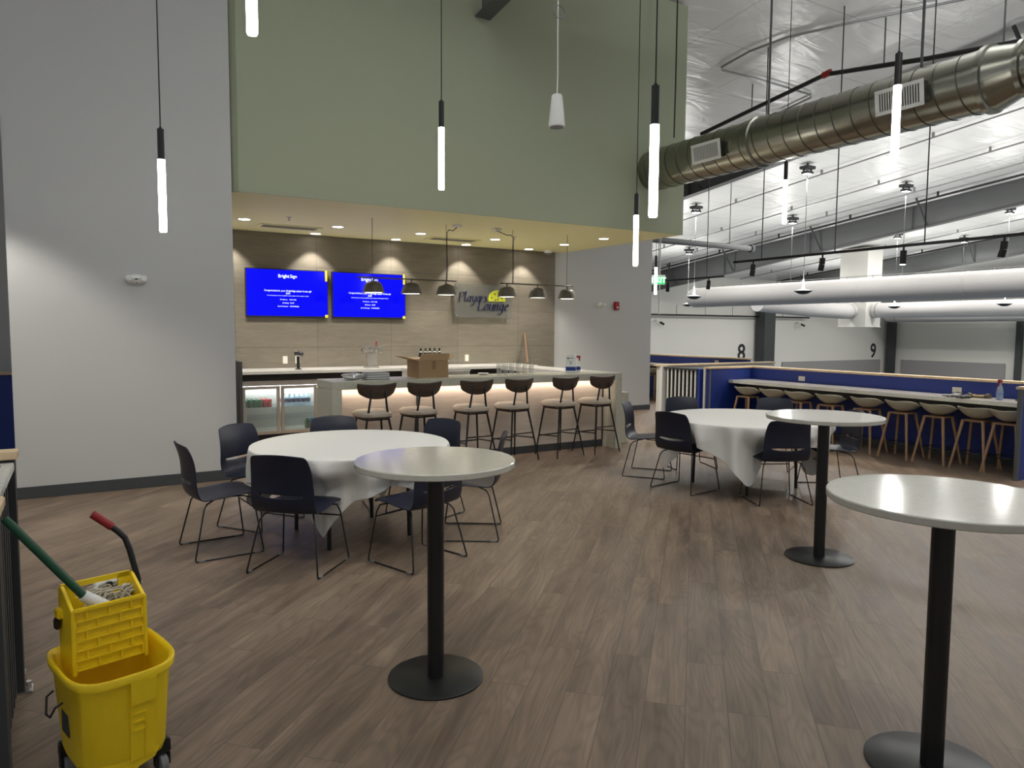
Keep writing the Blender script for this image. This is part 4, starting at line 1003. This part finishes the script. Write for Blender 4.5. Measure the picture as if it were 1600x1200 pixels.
# ------------------------------------------------------------------ chairs
CG = 'navy chairs around the round tables'
ch = thing('sled_chair', 'x', 'chair', (0, 0, -50), 0, CG)
PROF = [(.225, .43), (.215, .45), (.17, .46), (.08, .452), (-.03, .437), (-.11, .424), (-.165, .420), (-.21, .432), (-.238, .462), (-.25, .51), (-.253, .553), (-.253, .562), (-.252, .60), (-.256, .66), (-.264, .715), (-.278, .77), (-.298, .822), (-.305, .84)]
WID = [.2, .22, .232, .236, .236, .234, .233, .233, .234, .234, .234, .233, .231, .227, .222, .215, .204, .184]
us = [-1, -.96, -.85, -.68, -.5, -.32, -.15, 0, .15, .32, .5, .68, .85, .96, 1]
def chairp(i, j):
    u = us[i]; y, z = PROF[j]; wd = WID[j]
    x = u*wd
    back = max(0, (j-7)/10)
    seat = 1-min(1, max(0, (j-4)/5))
    y2 = y+.035*u*u*(1 if j >= 8 else max(0, (j-5)/3))
    z2 = z+.012*u*u*seat*(1 if j > 2 else .3)-.012*max(0, abs(u)-.8)/.2*seat*(j < 5)
    if j >= 8: z2 -= .016*u*u*max(0, (j-14)/3)
    if j == 10 and abs(u) < .69: z2 -= .014*(1-(u/.68)**2); y2 -= .003
    if j == 11 and abs(u) < .69: z2 -= .003*(1-(u/.68)**2)
    return (x, y2, z2)
g = G().grid(chairp, len(us), len(PROF), hole=lambda i, j: j == 10 and 3 <= i <= 10)
obj('seat_shell', g, m_navy, ch, solid=.011, sub=2, sharp=80)
for s in (-1, 1):
    p = [(s*.10, .0, .418), (s*.17, .12, .424), (s*.205, .17, .412), (s*.222, .188, .36), (s*.262, .235, .02), (s*.263, .232, .009), (s*.263, .215, .007),
         (s*.263, -.225, .007), (s*.263, -.24, .009), (s*.261, -.243, .022), (s*.205, -.165, .36), (s*.185, -.14, .395), (s*.16, -.1, .408), (s*.10, -.05, .416)]
    q = [Vector(a) for a in p]; pts = [q[0]]
    for a, b in zip(q, q[1:]): pts.append(b)
    fr = obj('sled_frame', G().tube(pts, .0058, 8), m_black, ch, sharp=80)
    for yy in (.19, -.2): obj('glide', G().box(s*.263-.009, s*.263+.009, yy-.022, yy+.022, .0, .015, .003), m_grey, fr)
obj('cross_bar', G().cyl((-.219, .19, .33), (.219, .19, .33), .0055, n=8), m_black, ch)
def chair(x, y, h, lab): place(ch, (x, y, 0), radians(h-90), 'navy sled chair '+lab, CG)
chair(1.29, 5.05, 47, 'in front of the left table, back to the camera'); chair(.885, 5.75, 5, 'at the far left of the left table, seen from the side'); chair(1.31, 6.36, -54, 'between the left table and the grey wall')
chair(2.02, 6.5, -100, 'behind the left table, in front of the cooler'); chair(2.66, 5.97, -156, 'behind the left table, in front of the bar stools'); chair(2.72, 5.2, 148, 'on the right of the left table, past the first high table')
chair(2.07, 4.78, 109, 'half hidden by the column of the first high table')
chair(5.66, 6.36, -52, 'at the left end of the right table, beside the bar'); chair(5.47, 5.56, 8, 'front left of the right table, back to the camera'); chair(5.86, 4.72, 64, 'front right of the right table, back to the camera')
chair(6.83, 4.82, 148, 'behind the column of the second high table'); chair(7.25, 5.95, 208, 'behind the right table, in front of the stools'); chair(6.42, 6.47, -110, 'behind the right table, in front of the slat railing')

# ------------------------------------------------------------------ bar stools
BS = 'bar stools along the bar'
bs = thing('bar_stool', 'x', 'bar stool', (0, 0, -50), 0, BS)   # faces +y
def backp(i, j):
    u = -1+2*i/14; k = j/6
    top = 1.04+.02*u*u; bot = .872+.07*abs(u)**2.6
    w_ = .225*(1-.06*(1-k)) if k > .5 else .225*(1-.02*(1-k))
    x = u*(.215+.025*min(1, k*1.6)); z = bot+(top-bot)*k
    return (x, -.155+.045*u*u-.02*k, z)
obj('backrest', G().grid(backp, 15, 7), m_stoolwood, bs, solid=.014, sub=1, sharp=50)
def seatp(i, j):
    a = 2*pi*i/32; k = j/6; e = 3.2
    rx, ry = .205, .205
    c, s_ = cos(a), sin(a); r = (abs(c)**e+abs(s_)**e)**(-1/e)
    wx = rx*(1+.1*s_*.6)
    z = .745-.012*k**2-.028*max(0, (k-.8)/.2)**2
    z -= .012*(1-k)**2
    return (wx*r*c*k, ry*r*s_*k+.01, z)
g = G(); V = [[g._v(seatp(i, j)) for i in range(32)] for j in range(1, 7)]; c0 = g._v((0, .01, .733))
for i in range(32): g.bm.faces.new((c0, V[0][i], V[0][(i+1) % 32]))
for j in range(5):
    for i in range(32): g.bm.faces.new((V[j][i], V[j][(i+1) % 32], V[j+1][(i+1) % 32], V[j+1][i]))
lo = [g._v((v.co.x*.97, v.co.y*.97, .672)) for v in V[5]]
for i in range(32): g.bm.faces.new((V[5][i], V[5][(i+1) % 32], lo[(i+1) % 32], lo[i]))
g.bm.faces.new(lo)
obj('seat_cushion', g, m_beige, bs, sharp=60)
obj('seat_board', G().prism([(.2*cos(a*pi/16)*(abs(cos(a*pi/16))**3+abs(sin(a*pi/16))**3)**(-1/3), .01+.2*sin(a*pi/16)*(abs(cos(a*pi/16))**3+abs(sin(a*pi/16))**3)**(-1/3)) for a in range(32)], .655, .671, bev=.004), m_stoolwood, bs)
for s in (-1, 1):
    obj('rear_leg', G().tube([(s*.085, -.158, .985), (s*.09, -.165, .9), (s*.115, -.15, .72), (s*.135, -.15, .62), (s*.24, -.24, 0)], [.011, .012, .013, .013, .009], 10), m_black, bs)
    obj('front_leg', G().tube([(s*.15, .13, .654), (s*.225, .215, 0)], [.013, .009], 10), m_black, bs)
    obj('side_rail', G().cyl((s*.15, .128, .64), (s*.133, -.148, .64), .009, n=8), m_black, bs)
    obj('side_stretcher', G().cyl((s*.195, .178, .27), (s*.191, -.198, .29), .008, n=8), m_black, bs)
obj('rear_rail', G().cyl((-.133, -.15, .64), (.133, -.15, .64), .009, n=8), m_black, bs)
obj('rear_stretcher', G().cyl((-.18, -.188, .36), (.18, -.188, .36), .009, n=8), m_black, bs); obj('footrest', G().cyl((-.195, .18, .26), (.195, .18, .26), .01, n=8), m_black, bs)
ordb = ['leftmost of six, near the cooler', 'second from the left', 'third from the left', 'third from the right', 'second from the right', 'rightmost, at the waterfall end']
for i, (x, rz) in enumerate(((2.885, 2), (3.46, 8), (4.165, 3), (4.76, 10), (5.48, 8), (6.09, 7))):
    place(bs, (x, 7.93, 0), radians(rz), 'dark backed bar stool with a beige seat, '+ordb[i], BS)

# ------------------------------------------------------------------ mop bucket
t = thing('mop_bucket', 'yellow mop bucket with a side wringer and a red gripped handle', 'mop bucket', (.068, 3.0, 0), radians(15))
def ringpt(a, sx, sy, e=4.2):
    c, s = cos(a), sin(a); r = (abs(c)**e+abs(s)**e)**(-1/e)
    return r*c*sx, r*s*sy
rings = [(.10, .0, .0), (.10, .13, .15), (.105, .142, .163), (.13, .149, .17), (.42, .168, .193), (.425, .182, .206), (.45, .184, .208), (.455, .18, .204), (.452, .170, .194), (.44, .164, .188), (.13, .142, .164), (.125, .13, .15), (.125, .0, .0)]
def bk(i, j):
    z, sx, sy = rings[j]; a = 2*pi*i/64
    x, y = ringpt(a, max(sx, 1e-4), max(sy, 1e-4))
    if z > .4: z += .012*max(0, y/.25)**2-.008*max(0, -y/.25)+.016*(abs(x)/.19)**3
    return (x, y, z)
obj('bucket', G().grid(bk, 64, len(rings), close_u=True), m_yellow, t, sharp=60)
g = G()
def slope_y(z): return -(.17+(.193-.17)*(z-.13)/.29)-.001
def fpanel(x0, x1, z0, z1, th):
    q = [(x0, z0), (x1, z0), (x1, z1), (x0, z1)]
    lo = [g._v((x, slope_y(z)+.012, z)) for x, z in q]; hi = [g._v((x, slope_y(z)-th, z)) for x, z in q]
    g.bm.faces.new(hi); g.bm.faces.new(lo)
    for i in range(4): g.bm.faces.new((lo[i], lo[(i+1) % 4], hi[(i+1) % 4], hi[i]))
fpanel(.0, .085, .33, .42, .012); fpanel(.0, .085, .115, .33, .004)
for k in range(3): fpanel(.012, .055, .29-k*.032, .296-k*.032, .008)
fpanel(.049, .055, .12, .29, .008)
obj('front_relief', g, m_yellow, t, sharp=30)
g = G(); g.prism([(-.1, .13), (.1, .13), (.085, .1), (.03, .085), (.0, .055), (-.03, .055), (-.06, .09)], -.168, -.13, 'y')
obj('pouring_foot', g, m_yellow, t)
obj('side_sticker', G().box(-.1605, -.157, -.05, .03, .22, .30), m_dsteel, t)
for sx in (-1, 1):
    for sy in (-1, 1):
        c = obj('caster_fork', G().box(sx*.125-.028, sx*.125+.028, sy*.12-.02, sy*.12+.02, .075, .13, .006).box(sx*.125-.026, sx*.125-.018, sy*.12-.015, sy*.12+.015, .03, .074).box(sx*.125+.018, sx*.125+.026, sy*.12-.015, sy*.12+.015, .03, .074), m_black, t)
        obj('wheel', G().tube([(sx*.125-.015, sy*.12, .037), (sx*.125-.011, sy*.12, .037), (sx*.125+.011, sy*.12, .037), (sx*.125+.015, sy*.12, .037)], [.03, .037, .037, .03], 24), m_grey, c)
obj('carry_bail', G().tube([(-.176, -.06, .36), (-.2, -.06, .35), (-.215, -.055, .32), (-.215, .0, .31), (-.2, .05, .35), (-.178, .05, .365)], .004, 8), m_black, t)
# wringer
wy = .0; WW = .12
g = G()
def wall_prism(poly, a0, a1, ax): g.prism(poly, a0, a1, ax, bev=.003)
for s in (-1, 1): g.prism([(wy-.0, .42), (wy+.1, .40), (wy+.16, .42), (wy+.16, .70), (wy+.125, .715), (wy+.0, .655)], s*WW-.006, s*WW+.006, 'x', bev=.002)
g.box(-WW, WW, wy+.005, wy+.012, .425, .645)
g.box(-WW, WW, wy+.14, wy+.152, .42, .655).box(-WW, -WW+.045, wy+.14, wy+.152, .655, .712).box(WW-.045, WW, wy+.14, wy+.152, .655, .712).box(-WW, WW, wy+.14, wy+.152, .695, .715)
g.box(-WW, WW, wy+.013, wy+.139, .425, .435)
for s in (-1, 1): g.box(s*(WW+.012)-.012, s*(WW+.012)+.012, wy+.1, wy+.15, .6, .635, .004)
wr = obj('wringer', g, m_yellow, t, sharp=30)
g = G(); bh = .036
for r in range(7): 
    z = .43+r*bh
    if z > .65: break
    g.box(-WW+.006, WW-.006, wy-.004, wy+.004, z-.003, z+.003, .001)
    if r < 6:
        for k in range(4):
            x = -WW+.006+(k+(.5 if r % 2 else 0))*.075
            if x < WW: g.box(x-.003, x+.003, wy-.004, wy+.004, z+.003, min(z+bh-.003, .646))
g.box(-WW-.008, -WW+.006, wy-.008, wy+.006, .415, .655, .003).box(WW-.006, WW+.008, wy-.008, wy+.006, .415, .655, .003).box(-WW, WW, wy-.008, wy+.005, .645, .66, .003)
obj('brick_grille', g, m_yellow, wr)
obj('hook', G().box(-WW-.03, -WW-.012, wy+.11, wy+.14, .56, .6, .004).box(.04, .06, wy+.152, wy+.17, .63, .68, .003), m_black, wr)
hd = obj('wringer_handle', G().tube([(WW+.02, wy+.12, .6), (WW+.02, wy+.12, .68), (WW-.0, wy+.14, .80), (WW-.012, wy+.15, .845), (WW-.035, wy+.16, .875), (WW-.06, wy+.17, .90)], .0115, 14), m_black, t)
obj('grip', G().tube([(WW-.052, wy+.168, .893), (WW-.115, wy+.185, .952)], .0155, 16), m_red, hd)
# mop
t = thing('wet_mop', 'string mop with a green handle standing in the yellow wringer', 'mop', (0, 3.1, 0))
a = Vector((.08, -.05, .60)); b = Vector((-.015, -.075, .69)); e = Vector((-.24, -.075, 1.005))
obj('clamp', G().tube([a, a.lerp(b, .5), b], [.027, .025, .02], 16).tube([(.02, .03, .655), (.03, .075, .67), (.07, .1, .675), (.12, .085, .665), (.13, .05, .65)], .013, 10), m_white, t)
obj('handle', G().cyl(b, e, .0145, n=16), m_dgreen, t)
rnd = random.Random(4); g = G()
for k in range(95):
    x = rnd.uniform(.0, .15); y = rnd.uniform(-.01, .1); L_ = rnd.uniform(.04, .1); an = rnd.uniform(.1, .9)
    z = .612+rnd.uniform(0, .05)
    p = [Vector((x-.03, y-.0, z-.05)), Vector((x, y+.01, z+.005)), Vector((x+L_*.5*cos(an), y+L_*.3*sin(an), z+.012)), Vector((min(x+L_*cos(an), .165), min(y+L_*.5*sin(an), .11), z-.04))]
    pp = []
    for i in range(3):
        for q in range(3): pp.append(p[i].lerp(p[i+1], q/3))
    pp.append(p[3]); g.tube(pp, .0034, 5)
ms = obj('mop_strings', g, m_mop, t); ms['kind'] = 'stuff'
